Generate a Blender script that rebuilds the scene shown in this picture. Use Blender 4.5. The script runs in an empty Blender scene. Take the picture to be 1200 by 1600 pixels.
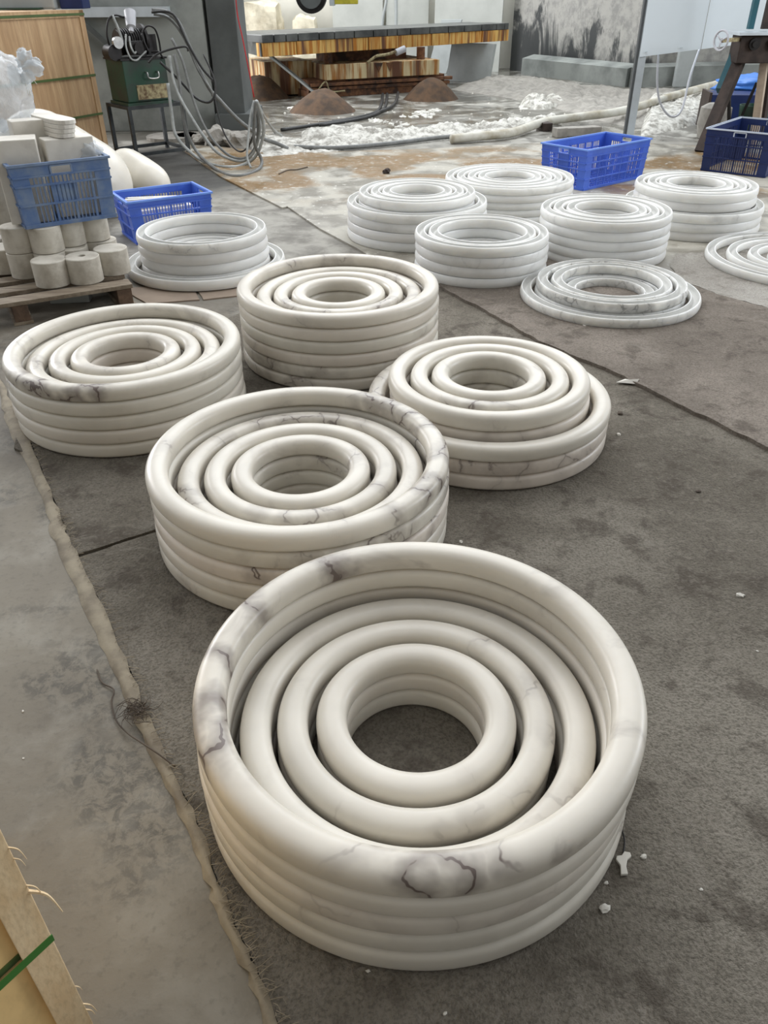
import bpy, bmesh, math, random
from mathutils import Vector, Matrix, noise
R = math.radians
S = bpy.context.scene
COL = S.collection
random.seed(7)

# ---------------------------------------------------------------- camera, light, exposure
cam_data = bpy.data.cameras.new('camera')
cam = bpy.data.objects.new('camera', cam_data); COL.objects.link(cam)
cam.location = (0, 0, 1.5)
pitch, roll = R(34.2), R(-0.46)
fw = Vector((0, math.cos(pitch), -math.sin(pitch)))
right = Vector((1, 0, 0)); up = right.cross(fw)
r2 = right * math.cos(roll) + up * math.sin(roll) * 1.0
u2 = -right * math.sin(roll) + up * math.cos(roll)
cam.matrix_world = Matrix(((r2.x, u2.x, -fw.x, 0), (r2.y, u2.y, -fw.y, 0), (r2.z, u2.z, -fw.z, 1.5), (0, 0, 0, 1)))
cam_data.sensor_fit = 'VERTICAL'; cam_data.sensor_height = 36.0
cam_data.lens = 1209.5 / 1600 * 36.0
cam_data.clip_end = 200
S.camera = cam

w = bpy.data.worlds.new('daylight'); S.world = w; w.use_nodes = True
wn = w.node_tree; wn.nodes.clear()
wo = wn.nodes.new('ShaderNodeOutputWorld'); bg = wn.nodes.new('ShaderNodeBackground')
tc = wn.nodes.new('ShaderNodeTexCoord'); sx = wn.nodes.new('ShaderNodeSeparateXYZ')
wn.links.new(tc.outputs['Generated'], sx.inputs[0])
cr = wn.nodes.new('ShaderNodeValToRGB')
cr.color_ramp.elements[0].position = 0.0; cr.color_ramp.elements[0].color = (0.23, 0.22, 0.20, 1)
cr.color_ramp.elements[1].position = 1.0; cr.color_ramp.elements[1].color = (1.0, 1.05, 1.12, 1)
mr = wn.nodes.new('ShaderNodeMapRange'); mr.inputs['From Min'].default_value = -1.0
wn.links.new(sx.outputs['Y'], mr.inputs['Value']); wn.links.new(mr.outputs[0], cr.inputs[0])
wn.links.new(cr.outputs[0], bg.inputs[0]); wn.links.new(bg.outputs[0], wo.inputs[0])
bg.inputs[1].default_value = 0.95

def area(name, loc, target, sx_, sy_, power, col):
    l = bpy.data.lights.new(name, 'AREA'); l.shape = 'RECTANGLE'; l.size = sx_; l.size_y = sy_
    l.energy = power; l.color = col
    o = bpy.data.objects.new(name, l); COL.objects.link(o); o.location = loc
    o.rotation_euler = (Vector(target) - Vector(loc)).to_track_quat('-Z', 'Y').to_euler()
    return o
area('yard_opening_far_left', (-9.0, 13.5, 3.4), (2.5, 12.5, 0.3), 6, 4, 900, (0.98, 0.98, 1.0))
area('overhead_fill_saw', (0.5, 15.0, 7.0), (0.5, 14.0, 0), 12, 6, 1050, (0.93, 0.97, 1.0))  # area light added overhead to brighten the saw end
area('overhead_fill_rings', (0.6, 6.2, 5.5), (0.4, 4.4, 0), 6, 4, 210, (0.99, 0.99, 1.0))  # added overhead area light, whitens the far rings and lifts their lips
area('yard_opening_right', (9.5, 5.0, 3.6), (3.0, 8.5, 0.6), 5, 3, 380, (0.92, 0.96, 1.0))
area('yard_opening_left', (-7.5, 5.5, 3.6), (0, 3.0, 0.1), 5, 3, 70, (1.0, 0.98, 0.95))
S.view_settings.view_transform = 'Standard'; S.view_settings.look = 'None'
S.view_settings.exposure = 0.0; S.view_settings.gamma = 1.0; S.view_settings.use_curve_mapping = False

# ---------------------------------------------------------------- helpers
class MB:
    def __init__(s): s.v = []; s.f = []
    def add(s, vs, fs):
        o = len(s.v); s.v += [tuple(v) for v in vs]; s.f += [tuple(i + o for i in f) for f in fs]; return s
    def box(s, c, size, rz=0, rx=0, ry=0):
        m = Matrix.Rotation(rz, 3, 'Z') @ Matrix.Rotation(ry, 3, 'Y') @ Matrix.Rotation(rx, 3, 'X')
        hx, hy, hz = size[0] / 2, size[1] / 2, size[2] / 2
        vs = [Vector(c) + m @ Vector((x * hx, y * hy, z * hz)) for x in (-1, 1) for y in (-1, 1) for z in (-1, 1)]
        return s.add(vs, [(0, 1, 3, 2), (4, 6, 7, 5), (0, 4, 5, 1), (2, 3, 7, 6), (0, 2, 6, 4), (1, 5, 7, 3)])
    def bar(s, p0, p1, w_, h_=None):
        h_ = h_ or w_; p0 = Vector(p0); p1 = Vector(p1); d = (p1 - p0).normalized()
        a = d.cross(Vector((0, 0, 1)))
        if a.length < .05: a = d.cross(Vector((0, 1, 0)))
        a.normalize(); b = a.cross(d).normalized()
        vs = [p + a * (x * w_ / 2) + b * (y * h_ / 2) for p in (p0, p1) for x, y in ((-1, -1), (1, -1), (1, 1), (-1, 1))]
        return s.add(vs, [(3, 2, 1, 0), (4, 5, 6, 7), (0, 1, 5, 4), (1, 2, 6, 5), (2, 3, 7, 6), (3, 0, 4, 7)])
    def hexa(s, a, b):      # two quads (lists of 4 points), bottom a and top b
        return s.add(list(a) + list(b), [(3, 2, 1, 0), (4, 5, 6, 7), (0, 1, 5, 4), (1, 2, 6, 5), (2, 3, 7, 6), (3, 0, 4, 7)])
    def prism(s, poly, z0, z1):
        n = len(poly); vs = [(p[0], p[1], z0) for p in poly] + [(p[0], p[1], z1) for p in poly]
        fs = [tuple(range(n - 1, -1, -1)), tuple(range(n, 2 * n))] + [(i, (i + 1) % n, (i + 1) % n + n, i + n) for i in range(n)]
        return s.add(vs, fs)
    def tube(s, pts, r, n=10, smooth=True, cap=True):
        pts = [Vector(p) for p in pts]
        if smooth and len(pts) > 2: pts = catmull(pts, 6)
        vs = []; fs = []; prev = None
        for i, p in enumerate(pts):
            d = (pts[min(i + 1, len(pts) - 1)] - pts[max(i - 1, 0)]).normalized()
            a = (prev - d * prev.dot(d)) if prev else d.orthogonal()
            if a.length < 1e-5: a = d.orthogonal()
            a.normalize(); prev = a; b = d.cross(a)
            rr = r(i / (len(pts) - 1)) if callable(r) else r
            for k in range(n):
                t = 2 * math.pi * k / n; vs.append(p + (a * math.cos(t) + b * math.sin(t)) * rr)
        for i in range(len(pts) - 1):
            for k in range(n):
                fs.append((i * n + k, i * n + (k + 1) % n, (i + 1) * n + (k + 1) % n, (i + 1) * n + k))
        if cap:
            fs.append(tuple(range(n - 1, -1, -1))); m = (len(pts) - 1) * n; fs.append(tuple(m + k for k in range(n)))
        return s.add(vs, fs)
    def cyl(s, p0, p1, r, r1=None, n=20):
        r1 = r if r1 is None else r1
        return s.tube([p0, p1], lambda t: r + (r1 - r) * t, n, smooth=False)
    def lathe(s, prof, c=(0, 0, 0), n=48, closed=True):
        m = len(prof); vs = []; fs = []
        for i in range(n):
            t = 2 * math.pi * i / n; ct, st = math.cos(t), math.sin(t)
            vs += [(c[0] + r * ct, c[1] + r * st, c[2] + z) for r, z in prof]
        for i in range(n):
            for j in range(m if closed else m - 1):
                a = i * m + j; b = i * m + (j + 1) % m; c2 = ((i + 1) % n) * m + (j + 1) % m; d = ((i + 1) % n) * m + j
                fs.append((a, d, c2, b))
        return s.add(vs, fs)
    def build(s, name, mat, parent=None, smooth=False, bevel=0, seg=2):
        me = bpy.data.meshes.new(name); me.from_pydata(s.v, [], s.f); me.validate(); me.update()
        bm = bmesh.new(); bm.from_mesh(me); bmesh.ops.recalc_face_normals(bm, faces=bm.faces)
        if bevel: bmesh.ops.bevel(bm, geom=list(bm.edges), offset=bevel, segments=seg, affect='EDGES', profile=.6, clamp_overlap=True)
        bm.to_mesh(me); bm.free()
        if smooth:
            for p in me.polygons: p.use_smooth = True
            if smooth == 'auto':
                me.set_sharp_from_angle(angle=R(38))
        o = bpy.data.objects.new(name, me); COL.objects.link(o); o.data.materials.append(mat)
        if parent: o.parent = parent
        return o

def catmull(p, k):
    out = []
    q = [p[0]] + p + [p[-1]]
    for i in range(1, len(q) - 2):
        for j in range(k):
            t = j / k; a, b, c, d = q[i - 1], q[i], q[i + 1], q[i + 2]
            out.append(.5 * ((2 * b) + (c - a) * t + (2 * a - 5 * b + 4 * c - d) * t * t + (3 * b - a - 3 * c + d) * t ** 3))
    out.append(p[-1]); return out

def thing(name, label, cat, loc=(0, 0, 0), rz=0, group=None):
    o = bpy.data.objects.new(name, None); COL.objects.link(o); o.empty_display_size = .1
    o.location = loc; o.rotation_euler = (0, 0, rz); return tag(o, label, cat, group)
def tag(o, label, cat, group=None, kind=None):
    o['label'] = label; o['category'] = cat
    if group: o['group'] = group
    if kind: o['kind'] = kind
    return o
def struct(o): o['kind'] = 'structure'; return o

# ---------------------------------------------------------------- materials
class NT:
    def __init__(s, name):
        s.m = bpy.data.materials.new(name); s.m.use_nodes = True; s.t = s.m.node_tree
        s.b = s.t.nodes['Principled BSDF']
    def n(s, typ, **kw):
        nd = s.t.nodes.new(typ)
        for k, v in kw.items():
            if k in nd.inputs: nd.inputs[k].default_value = v
            else: setattr(nd, k, v)
        return nd
    def l(s, a, b): s.t.links.new(a, b)
    def coord(s, kind='Object', scale=(1, 1, 1), rot=(0, 0, 0)):
        c = s.n('ShaderNodeTexCoord'); m = s.n('ShaderNodeMapping'); s.l(c.outputs[kind], m.inputs[0])
        m.inputs['Scale'].default_value = scale; m.inputs['Rotation'].default_value = rot; return m.outputs[0]
    def world(s): return s.n('ShaderNodeNewGeometry').outputs['Position']
    def noise(s, v, scale, detail=4, rough=.55, dist=0):
        nd = s.n('ShaderNodeTexNoise'); nd.inputs['Scale'].default_value = scale; nd.inputs['Detail'].default_value = detail
        nd.inputs['Roughness'].default_value = rough; nd.inputs['Distortion'].default_value = dist
        s.l(v, nd.inputs['Vector']); return nd
    def rng(s, x, a, b, c=0, d=1):
        nd = s.n('ShaderNodeMapRange'); nd.interpolation_type = 'SMOOTHSTEP'
        for i, q in zip(('From Min', 'From Max', 'To Min', 'To Max'), (a, b, c, d)): nd.inputs[i].default_value = q
        s.l(x, nd.inputs['Value']); return nd.outputs[0]
    def mix(s, f, a, b, mode='MIX'):
        nd = s.n('ShaderNodeMix'); nd.data_type = 'RGBA'; nd.blend_type = mode
        if isinstance(f, (int, float)): nd.inputs[0].default_value = f
        else: s.l(f, nd.inputs[0])
        for q, i in ((a, 6), (b, 7)):
            if isinstance(q, tuple): nd.inputs[i].default_value = (*q[:3], 1)
            else: s.l(q, nd.inputs[i])
        return nd.outputs[2]
    def math(s, op, a, b=None, clamp=False):
        nd = s.n('ShaderNodeMath'); nd.operation = op; nd.use_clamp = clamp
        for q, i in ((a, 0), (b, 1)):
            if q is None: continue
            if isinstance(q, (int, float)): nd.inputs[i].default_value = q
            else: s.l(q, nd.inputs[i])
        return nd.outputs[0]
    def bump(s, h, strength, dist=.01):
        nd = s.n('ShaderNodeBump'); nd.inputs['Strength'].default_value = strength; nd.inputs['Distance'].default_value = dist
        s.l(h, nd.inputs['Height']); s.l(nd.outputs[0], s.b.inputs['Normal']); return nd
    def base(s, c):
        if isinstance(c, tuple): s.b.inputs['Base Color'].default_value = (*c[:3], 1)
        else: s.l(c, s.b.inputs['Base Color'])
        return s
    def rough(s, r):
        if isinstance(r, (int, float)): s.b.inputs['Roughness'].default_value = r
        else: s.l(r, s.b.inputs['Roughness'])
        return s

def srgb(r, g, b):
    f = lambda c: (c / 255 / 12.92) if c / 255 <= .04045 else ((c / 255 + .055) / 1.055) ** 2.4
    return (f(r), f(g), f(b))

def plain(name, c, rough=.6, metal=0, var=.15, scale=8, bump=0.0, c2=None):
    t = NT(name); v = t.coord()
    n = t.noise(v, scale, 5, .6)
    c2 = c2 or tuple(max(0, q * (1 - var * 2.2)) for q in c)
    t.base(t.mix(t.rng(n.outputs['Fac'], .35, .7), c, c2)).rough(rough); t.b.inputs['Metallic'].default_value = metal
    if bump: t.bump(t.noise(v, scale * 6, 4).outputs['Fac'], bump, .004)
    return t.m

def alabaster(name, cA, cB, veincol, thresh=(.55, .72), vscale=4.0, width=.035, rough=.33, smoke_=.34, halo_=.42, dist=.28, grad=.30):
    # colour slot of the object: red = which cut of the stone, green = how veined it is, blue = pinkness
    t = NT(name); oi = t.n('ShaderNodeObjectInfo'); sc = t.n('ShaderNodeSeparateColor'); t.l(oi.outputs['Color'], sc.inputs[0])
    off = t.n('ShaderNodeCombineXYZ'); s10 = t.math('MULTIPLY', sc.outputs[0], 41.0); t.l(s10, off.inputs[0]); t.l(t.math('MULTIPLY', sc.outputs[0], 17.3), off.inputs[1]); t.l(s10, off.inputs[2])
    va = t.n('ShaderNodeVectorMath'); va.operation = 'ADD'; t.l(t.coord(), va.inputs[0]); t.l(off.outputs[0], va.inputs[1]); p = va.outputs[0]
    dn = t.noise(p, 5, 4, .6); d1 = t.n('ShaderNodeVectorMath'); d1.operation = 'SCALE'; t.l(dn.outputs['Color'], d1.inputs[0]); d1.inputs['Scale'].default_value = dist
    d2 = t.n('ShaderNodeVectorMath'); d2.operation = 'ADD'; t.l(p, d2.inputs[0]); t.l(d1.outputs[0], d2.inputs[1])
    vo = t.n('ShaderNodeTexVoronoi'); vo.feature = 'DISTANCE_TO_EDGE'; vo.inputs['Scale'].default_value = vscale; t.l(d2.outputs[0], vo.inputs['Vector'])
    line = t.rng(vo.outputs['Distance'], 0, width, 1, 0)
    halo = t.rng(vo.outputs['Distance'], 0, width * 5, halo_, 0)
    so = t.n('ShaderNodeSeparateXYZ'); t.l(t.coord(), so.inputs[0])
    m = t.rng(t.math('ADD', t.noise(p, 1.9, 2, .5).outputs['Fac'], t.math('MULTIPLY', so.outputs[0], grad)), *thresh)
    fine = t.rng(t.noise(p, 14, 3).outputs['Fac'], .3, .6)
    vein = t.math('MULTIPLY', t.math('MULTIPLY', t.math('MAXIMUM', t.math('MULTIPLY', line, fine), halo), m), sc.outputs[1], clamp=True)
    cloud = t.noise(p, 2.6, 4, .55, .6)
    base = t.mix(t.rng(cloud.outputs['Fac'], .35, .68), cA, cB)
    pink = t.mix(t.math('MULTIPLY', sc.outputs[2], .5), base, srgb(226, 208, 197), 'MIX')
    smoke = t.rng(t.noise(p, 3.7, 5, .6, 1.0).outputs['Fac'], .56, .76, 0, smoke_)
    c = t.mix(t.math('MULTIPLY', smoke, sc.outputs[1]), pink, veincol)
    t.base(t.mix(vein, c, veincol)).rough(rough)
    t.b.inputs['Subsurface Weight'].default_value = .34; t.b.inputs['Subsurface Radius'].default_value = (.05, .045, .038); t.b.inputs['Subsurface Scale'].default_value = .6
    t.b.inputs['Specular IOR Level'].default_value = .4
    t.bump(t.noise(p, 60, 2).outputs['Fac'], .03, .002)
    return t.m

M = {}
M['cream'] = alabaster('cream_alabaster', srgb(220, 215, 203), srgb(205, 200, 188), srgb(104, 92, 86), (.52, .64), 6.5, .055, dist=.2)
M['white'] = alabaster('white_alabaster', srgb(236, 236, 233), srgb(220, 220, 217), srgb(132, 132, 131), (.54, .7), 4.0, .03)
M['veined'] = alabaster('grey_veined_marble', srgb(240, 240, 236), srgb(222, 222, 219), srgb(58, 60, 62), (.30, .43), 9.0, .10, smoke_=.12, halo_=.5, dist=.22, grad=0)
M['unpolished'] = plain('unpolished_stone', srgb(204, 204, 200), .8, 0, .05, 9, .1)
M['rough_core'] = plain('rough_sawn_core', srgb(205, 200, 188), .75, 0, .12, 9, .35, srgb(172, 165, 152))
M['block_stone'] = plain('sawn_stone_block', srgb(222, 218, 208), .55, 0, .06, 7, .1, srgb(205, 200, 190))
M['blue_new'] = plain('bright_blue_plastic', srgb(70, 106, 206), .38, 0, .08, 6)
M['blue_rim'] = plain('scuffed_blue_rim', srgb(110, 150, 230), .42, 0, .05, 6)
M['blue_old'] = plain('faded_dusty_blue_plastic', srgb(84, 112, 158), .55, 0, .12, 10, 0, srgb(118, 136, 162))
M['blue_oldrim'] = plain('worn_blue_rim', srgb(120, 140, 170), .5, 0, .1, 10)
M['blue_dark'] = plain('navy_plastic', srgb(24, 42, 92), .4, 0, .1, 6)
M['blue_darkrim'] = plain('pale_scuffed_navy_rim', srgb(205, 215, 228), .45, 0, .05, 10)
M['green_tank'] = plain('dark_green_paint', srgb(26, 66, 48), .45, 0, .25, 7, .1, srgb(40, 52, 44))
M['peel'] = plain('peeled_cream_paint', srgb(176, 166, 128), .7, 0, .2, 22, .3, srgb(95, 72, 50))
M['dark_iron'] = plain('dark_oily_iron', srgb(44, 42, 42), .45, .5, .2, 12, .1)
M['stand_iron'] = plain('blackened_angle_iron', srgb(66, 70, 72), .5, .4, .2, 10)
M['chrome'] = plain('worn_steel', srgb(190, 190, 188), .28, .9, .1, 20)
M['grey_rubber'] = plain('dusty_grey_hose', srgb(122, 124, 122), .5, 0, .15, 14)
M['pale_hose'] = plain('pale_grey_hose', srgb(168, 172, 170), .45, 0, .15, 14)
M['black_rubber'] = plain('black_hose', srgb(48, 48, 48), .5, 0, .15, 14)
M['white_hose'] = plain('white_dusty_hose', srgb(205, 203, 192), .55, 0, .1, 4, 0, srgb(160, 150, 128))
M['red_string'] = plain('red_cord', srgb(190, 40, 44), .6)
M['strap'] = plain('green_strapping', srgb(62, 122, 50), .4, 0, .05)
M['band_dull'] = plain('dull_green_band', srgb(78, 100, 52), .5, 0, .08)
M['pillar'] = plain('dark_grey_pillar', srgb(88, 92, 91), .7, 0, .15, 2.2, .15)
M['block_grey'] = plain('grey_concrete_block', srgb(150, 154, 150), .8, 0, .16, 1.8, .2, srgb(112, 116, 113))
M['slab_grey'] = plain('pale_grey_slab', srgb(186, 188, 182), .6, 0, .06, 2)
M['slab_dim'] = plain('wet_grey_slab', srgb(172, 177, 176), .5, 0, .1, 2)
M['rock'] = plain('cream_quarry_rock', srgb(226, 218, 196), .8, 0, .08, 3, .4, srgb(180, 170, 148))
M['white_sheet'] = plain('white_painted_sheet', srgb(226, 236, 242), .35, 0, .02, 1)
M['galv'] = plain('galvanised_steel', srgb(205, 214, 220), .4, .2, .06, 6)
M['post_dark'] = plain('grey_steel_side', srgb(96, 100, 102), .5, .4, .06, 6)
M['teal'] = plain('teal_paint', srgb(24, 84, 96), .45, 0, .1, 6)
M['brown_iron'] = plain('rust_brown_iron', srgb(66, 54, 48), .65, .3, .25, 7, .2)
M['wood_leg'] = plain('pale_wood_leg', srgb(186, 168, 148), .7, 0, .12, 7)
M['scrap'] = plain('white_stone_scrap', srgb(212, 208, 198), .7, 0, .06, 14)
M['debris'] = plain('rough_grey_rubble', srgb(158, 154, 146), .85, 0, .15, 8, .5)
M['yellow'] = plain('yellow_paint', srgb(196, 186, 60), .4)
M['mound'] = plain('brown_abrasive_mound', srgb(92, 68, 46), .85, 0, .2, 7, .5, srgb(60, 46, 34))
M['cardboard'] = plain('brown_hardboard', srgb(150, 134, 118), .8, 0, .08, 5)
M['tape'] = plain('dusty_beige_binding', srgb(150, 140, 120), .8, 0, .1, 12, .3, srgb(118, 108, 92))
M['thread'] = plain('dark_threads', srgb(92, 82, 72), .9)
M['tarp'] = plain('blue_tarpaulin', srgb(60, 120, 200), .5, 0, .1, 4)
M['ceramic'] = plain('light_grey_plastic', srgb(188, 190, 196), .4, 0, .05)

def wood(name, cA, cB, scale=(1, 1, 1), rough=.6, freq=1.0, rot=(0, 0, 0)):
    t = NT(name); v = t.coord('Object', scale, rot)
    n = t.noise(v, 6 * freq, 6, .6, .4); g = t.noise(v, 40 * freq, 3, .6)
    a = t.mix(t.rng(n.outputs['Fac'], .3, .7), cA, cB)
    t.base(t.mix(t.rng(g.outputs['Fac'], .4, .75, 0, .35), a, tuple(q * .6 for q in cB))).rough(rough)
    t.bump(g.outputs['Fac'], .15, .003); return t.m
M['plywood'] = wood('plywood_face', srgb(206, 174, 134), srgb(176, 142, 104), (5, 5, .35), .55, .6)
M['pine'] = wood('rough_pine', srgb(240, 216, 176), srgb(222, 192, 148), (3, 3, 1.0), .75, 1.6)
M['pale_ply'] = wood('pale_panel', srgb(246, 212, 150), srgb(240, 202, 138), (2, 2, 1), .6, .4)
M['pallet'] = wood('grey_pallet_wood', srgb(150, 138, 120), srgb(112, 98, 82), (1, 6, 6), .8, .8)
M['pallet_dark'] = wood('dark_pallet_wood', srgb(110, 88, 70), srgb(78, 62, 50), (2, 2, 2), .8, .8)

# wet clear plastic film
t = NT('clear_plastic_film'); t.base(srgb(226, 232, 236)).rough(.18)
t.b.inputs['Alpha'].default_value = .5; t.bump(t.noise(t.coord(), 14, 4).outputs['Fac'], .8, .02); M['film'] = t.m

# rust streaked beam
def rusty(name, light, streak, dark, vs=(9, 9, .6)):
    t = NT(name); v = t.coord('Object', vs); n = t.noise(v, 3.2, 4, .6); n2 = t.noise(v, 1.3, 3)
    a = t.mix(t.rng(n.outputs['Fac'], .42, .6), light, streak)
    t.base(t.mix(t.rng(n2.outputs['Fac'], .5, .64), a, dark)).rough(.7); t.bump(n.outputs['Fac'], .3, .01); return t.m
M['rust_beam'] = rusty('rust_streaked_beam', srgb(206, 168, 96), srgb(172, 108, 30), srgb(98, 62, 42), (6, 6, .35))
M['rust_base'] = rusty('rust_streaked_base', srgb(206, 190, 150), srgb(160, 106, 46), srgb(100, 64, 42), (4, 4, .35))
M['rust_dark'] = rusty('deep_rust', srgb(122, 82, 52), srgb(92, 58, 38), srgb(60, 42, 32), (4, 4, 4))
M['saw_top'] = plain('scored_saw_bed', srgb(92, 94, 92), .35, 0, .2, 3, .2, srgb(52, 54, 54))

# floors
def floor_mat():
    t = NT('workshop_concrete'); p = t.world(); s = t.n('ShaderNodeSeparateXYZ'); t.l(p, s.inputs[0])
    Yc, Xc = s.outputs['Y'], s.outputs['X']
    big = t.noise(p, .9, 4, .55, .4); mid = t.noise(p, 4.0, 6, .62, .3); fine = t.noise(p, 45, 3, .6)
    near = t.mix(t.rng(big.outputs['Fac'], .35, .65), srgb(128, 121, 107), srgb(106, 99, 87))
    st = t.math('MULTIPLY', t.rng(t.noise(p, 2.3, 2).outputs['Fac'], .47, .58), t.rng(t.noise(p, 26, 5, .75, .5).outputs['Fac'], .42, .6))
    near = t.mix(t.math('MULTIPLY', st, .8), near, srgb(78, 74, 66))
    near = t.mix(t.rng(mid.outputs['Fac'], .45, .68, 0, .45), near, srgb(156, 152, 141))
    near = t.mix(t.rng(fine.outputs['Fac'], .52, .7, 0, .3), near, srgb(90, 84, 74))
    grit = t.mix(t.rng(mid.outputs['Fac'], .38, .66), srgb(150, 147, 138), srgb(104, 100, 92))
    wob = t.math('MULTIPLY', t.math('SUBTRACT', mid.outputs['Fac'], .5), 1.8)
    yw = t.math('ADD', Yc, wob)
    c = t.mix(t.rng(yw, 4.0, 5.2), near, grit)
    # wet ground beyond the hose: murky grey with white slurry streaks
    wetc = t.mix(t.rng(t.noise(p, 1.6, 5, .65, 1.2).outputs['Fac'], .46, .64), srgb(104, 101, 93), srgb(176, 174, 166))
    wetm = t.rng(yw, 9.4, 10.2)
    c = t.mix(wetm, c, wetc)
    ox = t.math('ABSOLUTE', t.math('SUBTRACT', Xc, -2.0)); oy = t.math('ABSOLUTE', t.math('SUBTRACT', Yc, 8.35))
    oil = t.rng(t.math('ADD', t.math('ADD', t.math('MULTIPLY', ox, .8), t.math('MULTIPLY', oy, .8)), t.math('MULTIPLY', mid.outputs['Fac'], 1.4)), 2.3, 1.7)
    c = t.mix(t.math('MULTIPLY', oil, .85), c, srgb(26, 24, 22))
    t.base(c)
    pud = t.rng(t.noise(p, .8, 3).outputs['Fac'], .4, .55, .5, .08)
    rr = t.n('ShaderNodeMix'); t.l(wetm, rr.inputs[0]); rr.inputs[2].default_value = .75; t.l(pud, rr.inputs[3]); t.rough(rr.outputs[0])
    h = t.math('ADD', t.math('MULTIPLY', fine.outputs['Fac'], .3), mid.outputs['Fac'])
    t.bump(h, .25, .012); return t.m
M['floor'] = floor_mat()

def slab_mat():
    t = NT('ochre_stained_slab'); p = t.world(); s = t.n('ShaderNodeSeparateXYZ'); t.l(p, s.inputs[0])
    mid = t.noise(p, 3.0, 6, .65, .5); fine = t.noise(p, 16, 6, .7, .4)
    a = t.mix(t.rng(mid.outputs['Fac'], .4, .62), srgb(172, 168, 156), srgb(128, 123, 112))
    a = t.mix(t.rng(fine.outputs['Fac'], .58, .70), a, srgb(210, 208, 200))
    och = t.math('MULTIPLY', t.rng(t.noise(p, 1.1, 3, .5, .6).outputs['Fac'], .40, .52), t.rng(fine.outputs['Fac'], .70, .50))
    yb = t.math('MULTIPLY', t.rng(s.outputs['Y'], 6.6, 7.4), t.rng(s.outputs['Y'], 9.9, 9.0))
    a = t.mix(t.math('MULTIPLY', t.math('MULTIPLY', och, yb), .95), a, srgb(122, 92, 44))
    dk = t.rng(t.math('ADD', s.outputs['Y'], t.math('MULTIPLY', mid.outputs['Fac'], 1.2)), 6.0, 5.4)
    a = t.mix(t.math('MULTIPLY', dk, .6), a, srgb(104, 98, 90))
    t.base(a).rough(t.rng(mid.outputs['Fac'], .4, .6, .65, .3)); t.bump(t.math('ADD', mid.outputs['Fac'], fine.outputs['Fac']), .35, .012); return t.m
M['slab'] = slab_mat()

def carpet(name, cA, cB, cC):
    t = NT(name); p = t.world()
    big = t.noise(p, 1.3, 4, .6, .5); mid = t.noise(p, 7, 5, .65, .3); f = t.noise(p, 130, 3, .7)
    a = t.mix(t.rng(big.outputs['Fac'], .36, .64), cA, cB)
    a = t.mix(t.rng(mid.outputs['Fac'], .50, .66, 0, .75), a, cC)
    a = t.mix(t.rng(f.outputs['Fac'], .42, .66, 0, .55), a, tuple(q * .5 for q in cB))
    a = t.mix(t.rng(t.noise(p, 60, 2).outputs['Fac'], .5, .7, 0, .18), a, srgb(160, 152, 142))
    dust = t.rng(t.noise(p, 3.1, 6, .7, 1).outputs['Fac'], .58, .7, 0, .45)
    a = t.mix(dust, a, srgb(150, 144, 134))
    t.base(a).rough(.95); t.b.inputs['Specular IOR Level'].default_value = .15
    t.bump(t.math('ADD', f.outputs['Fac'], t.math('MULTIPLY', mid.outputs['Fac'], 2.0)), .8, .010); return t.m
M['carpet'] = carpet('trodden_grey_brown_carpet', srgb(136, 130, 119), srgb(108, 102, 92), srgb(84, 77, 69))
M['carpet_far'] = carpet('dusty_brown_carpet', srgb(142, 133, 123), srgb(116, 108, 99), srgb(94, 86, 78))
M['carpet_pale'] = carpet('dust_covered_carpet', srgb(178, 174, 166), srgb(158, 153, 145), srgb(130, 124, 116))

def wall_mat():
    t = NT('stained_concrete_wall'); p = t.world(); s = t.n('ShaderNodeSeparateXYZ'); t.l(p, s.inputs[0])
    mp = t.n('ShaderNodeMapping'); t.l(p, mp.inputs[0]); mp.inputs['Scale'].default_value = (1, 1, .4)
    n = t.noise(mp.outputs[0], 1.4, 6, .68, .6); f = t.noise(p, 6, 6, .7)
    a = t.mix(t.rng(f.outputs['Fac'], .4, .65), srgb(170, 168, 162), srgb(142, 141, 137))
    hz = t.math('ADD', n.outputs['Fac'], t.math('MULTIPLY', s.outputs['Z'], -.16))
    xx = t.math('MULTIPLY', t.math('SUBTRACT', s.outputs['X'], 4.6), -.05)
    a = t.mix(t.rng(t.math('ADD', hz, xx), .40, .5), a, srgb(66, 68, 68))
    t.base(a).rough(.7); t.bump(f.outputs['Fac'], .3, .02); return t.m
M['wall_dark'] = wall_mat()
M['wall_pale'] = plain('pale_yard_wall', srgb(226, 224, 214), .8, 0, .06, 1.2, .1)
t = NT('white_slurry_crust'); p = t.world(); n_ = t.noise(p, 9, 6, .7)
t.base(t.mix(t.rng(n_.outputs['Fac'], .35, .6), srgb(128, 124, 114), srgb(206, 204, 196))).rough(.6); t.bump(n_.outputs['Fac'], .6, .02); M['slurry'] = t.m

# ---------------------------------------------------------------- the setting
def plane(name, poly, z0, z1, mat): return struct(MB().prism(poly, z0, z1).build(name, mat))
plane('floor', [(-14, -3), (14, -3), (14, 26), (-14, 26)], -.1, 0, M['floor'])
slab_poly = [(-2.349, 9.701), (-1.527, 7.882), (-0.809, 6.608), (-0.772, 6.651), (-0.459, 5.938), (-0.161, 5.392), (0.092, 4.846)] + [(.6, 4.3), (1.2, 4.3), (2.0, 3.9), (4.2, 3.9), (5.4, 7.0), (3.6, 9.3), (2.4, 9.8), (.5, 9.3), (-1.1, 9.1), (-1.9, 9.6)]
plane('floor_slab', slab_poly, -.02, .014, M['slab'])
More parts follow.
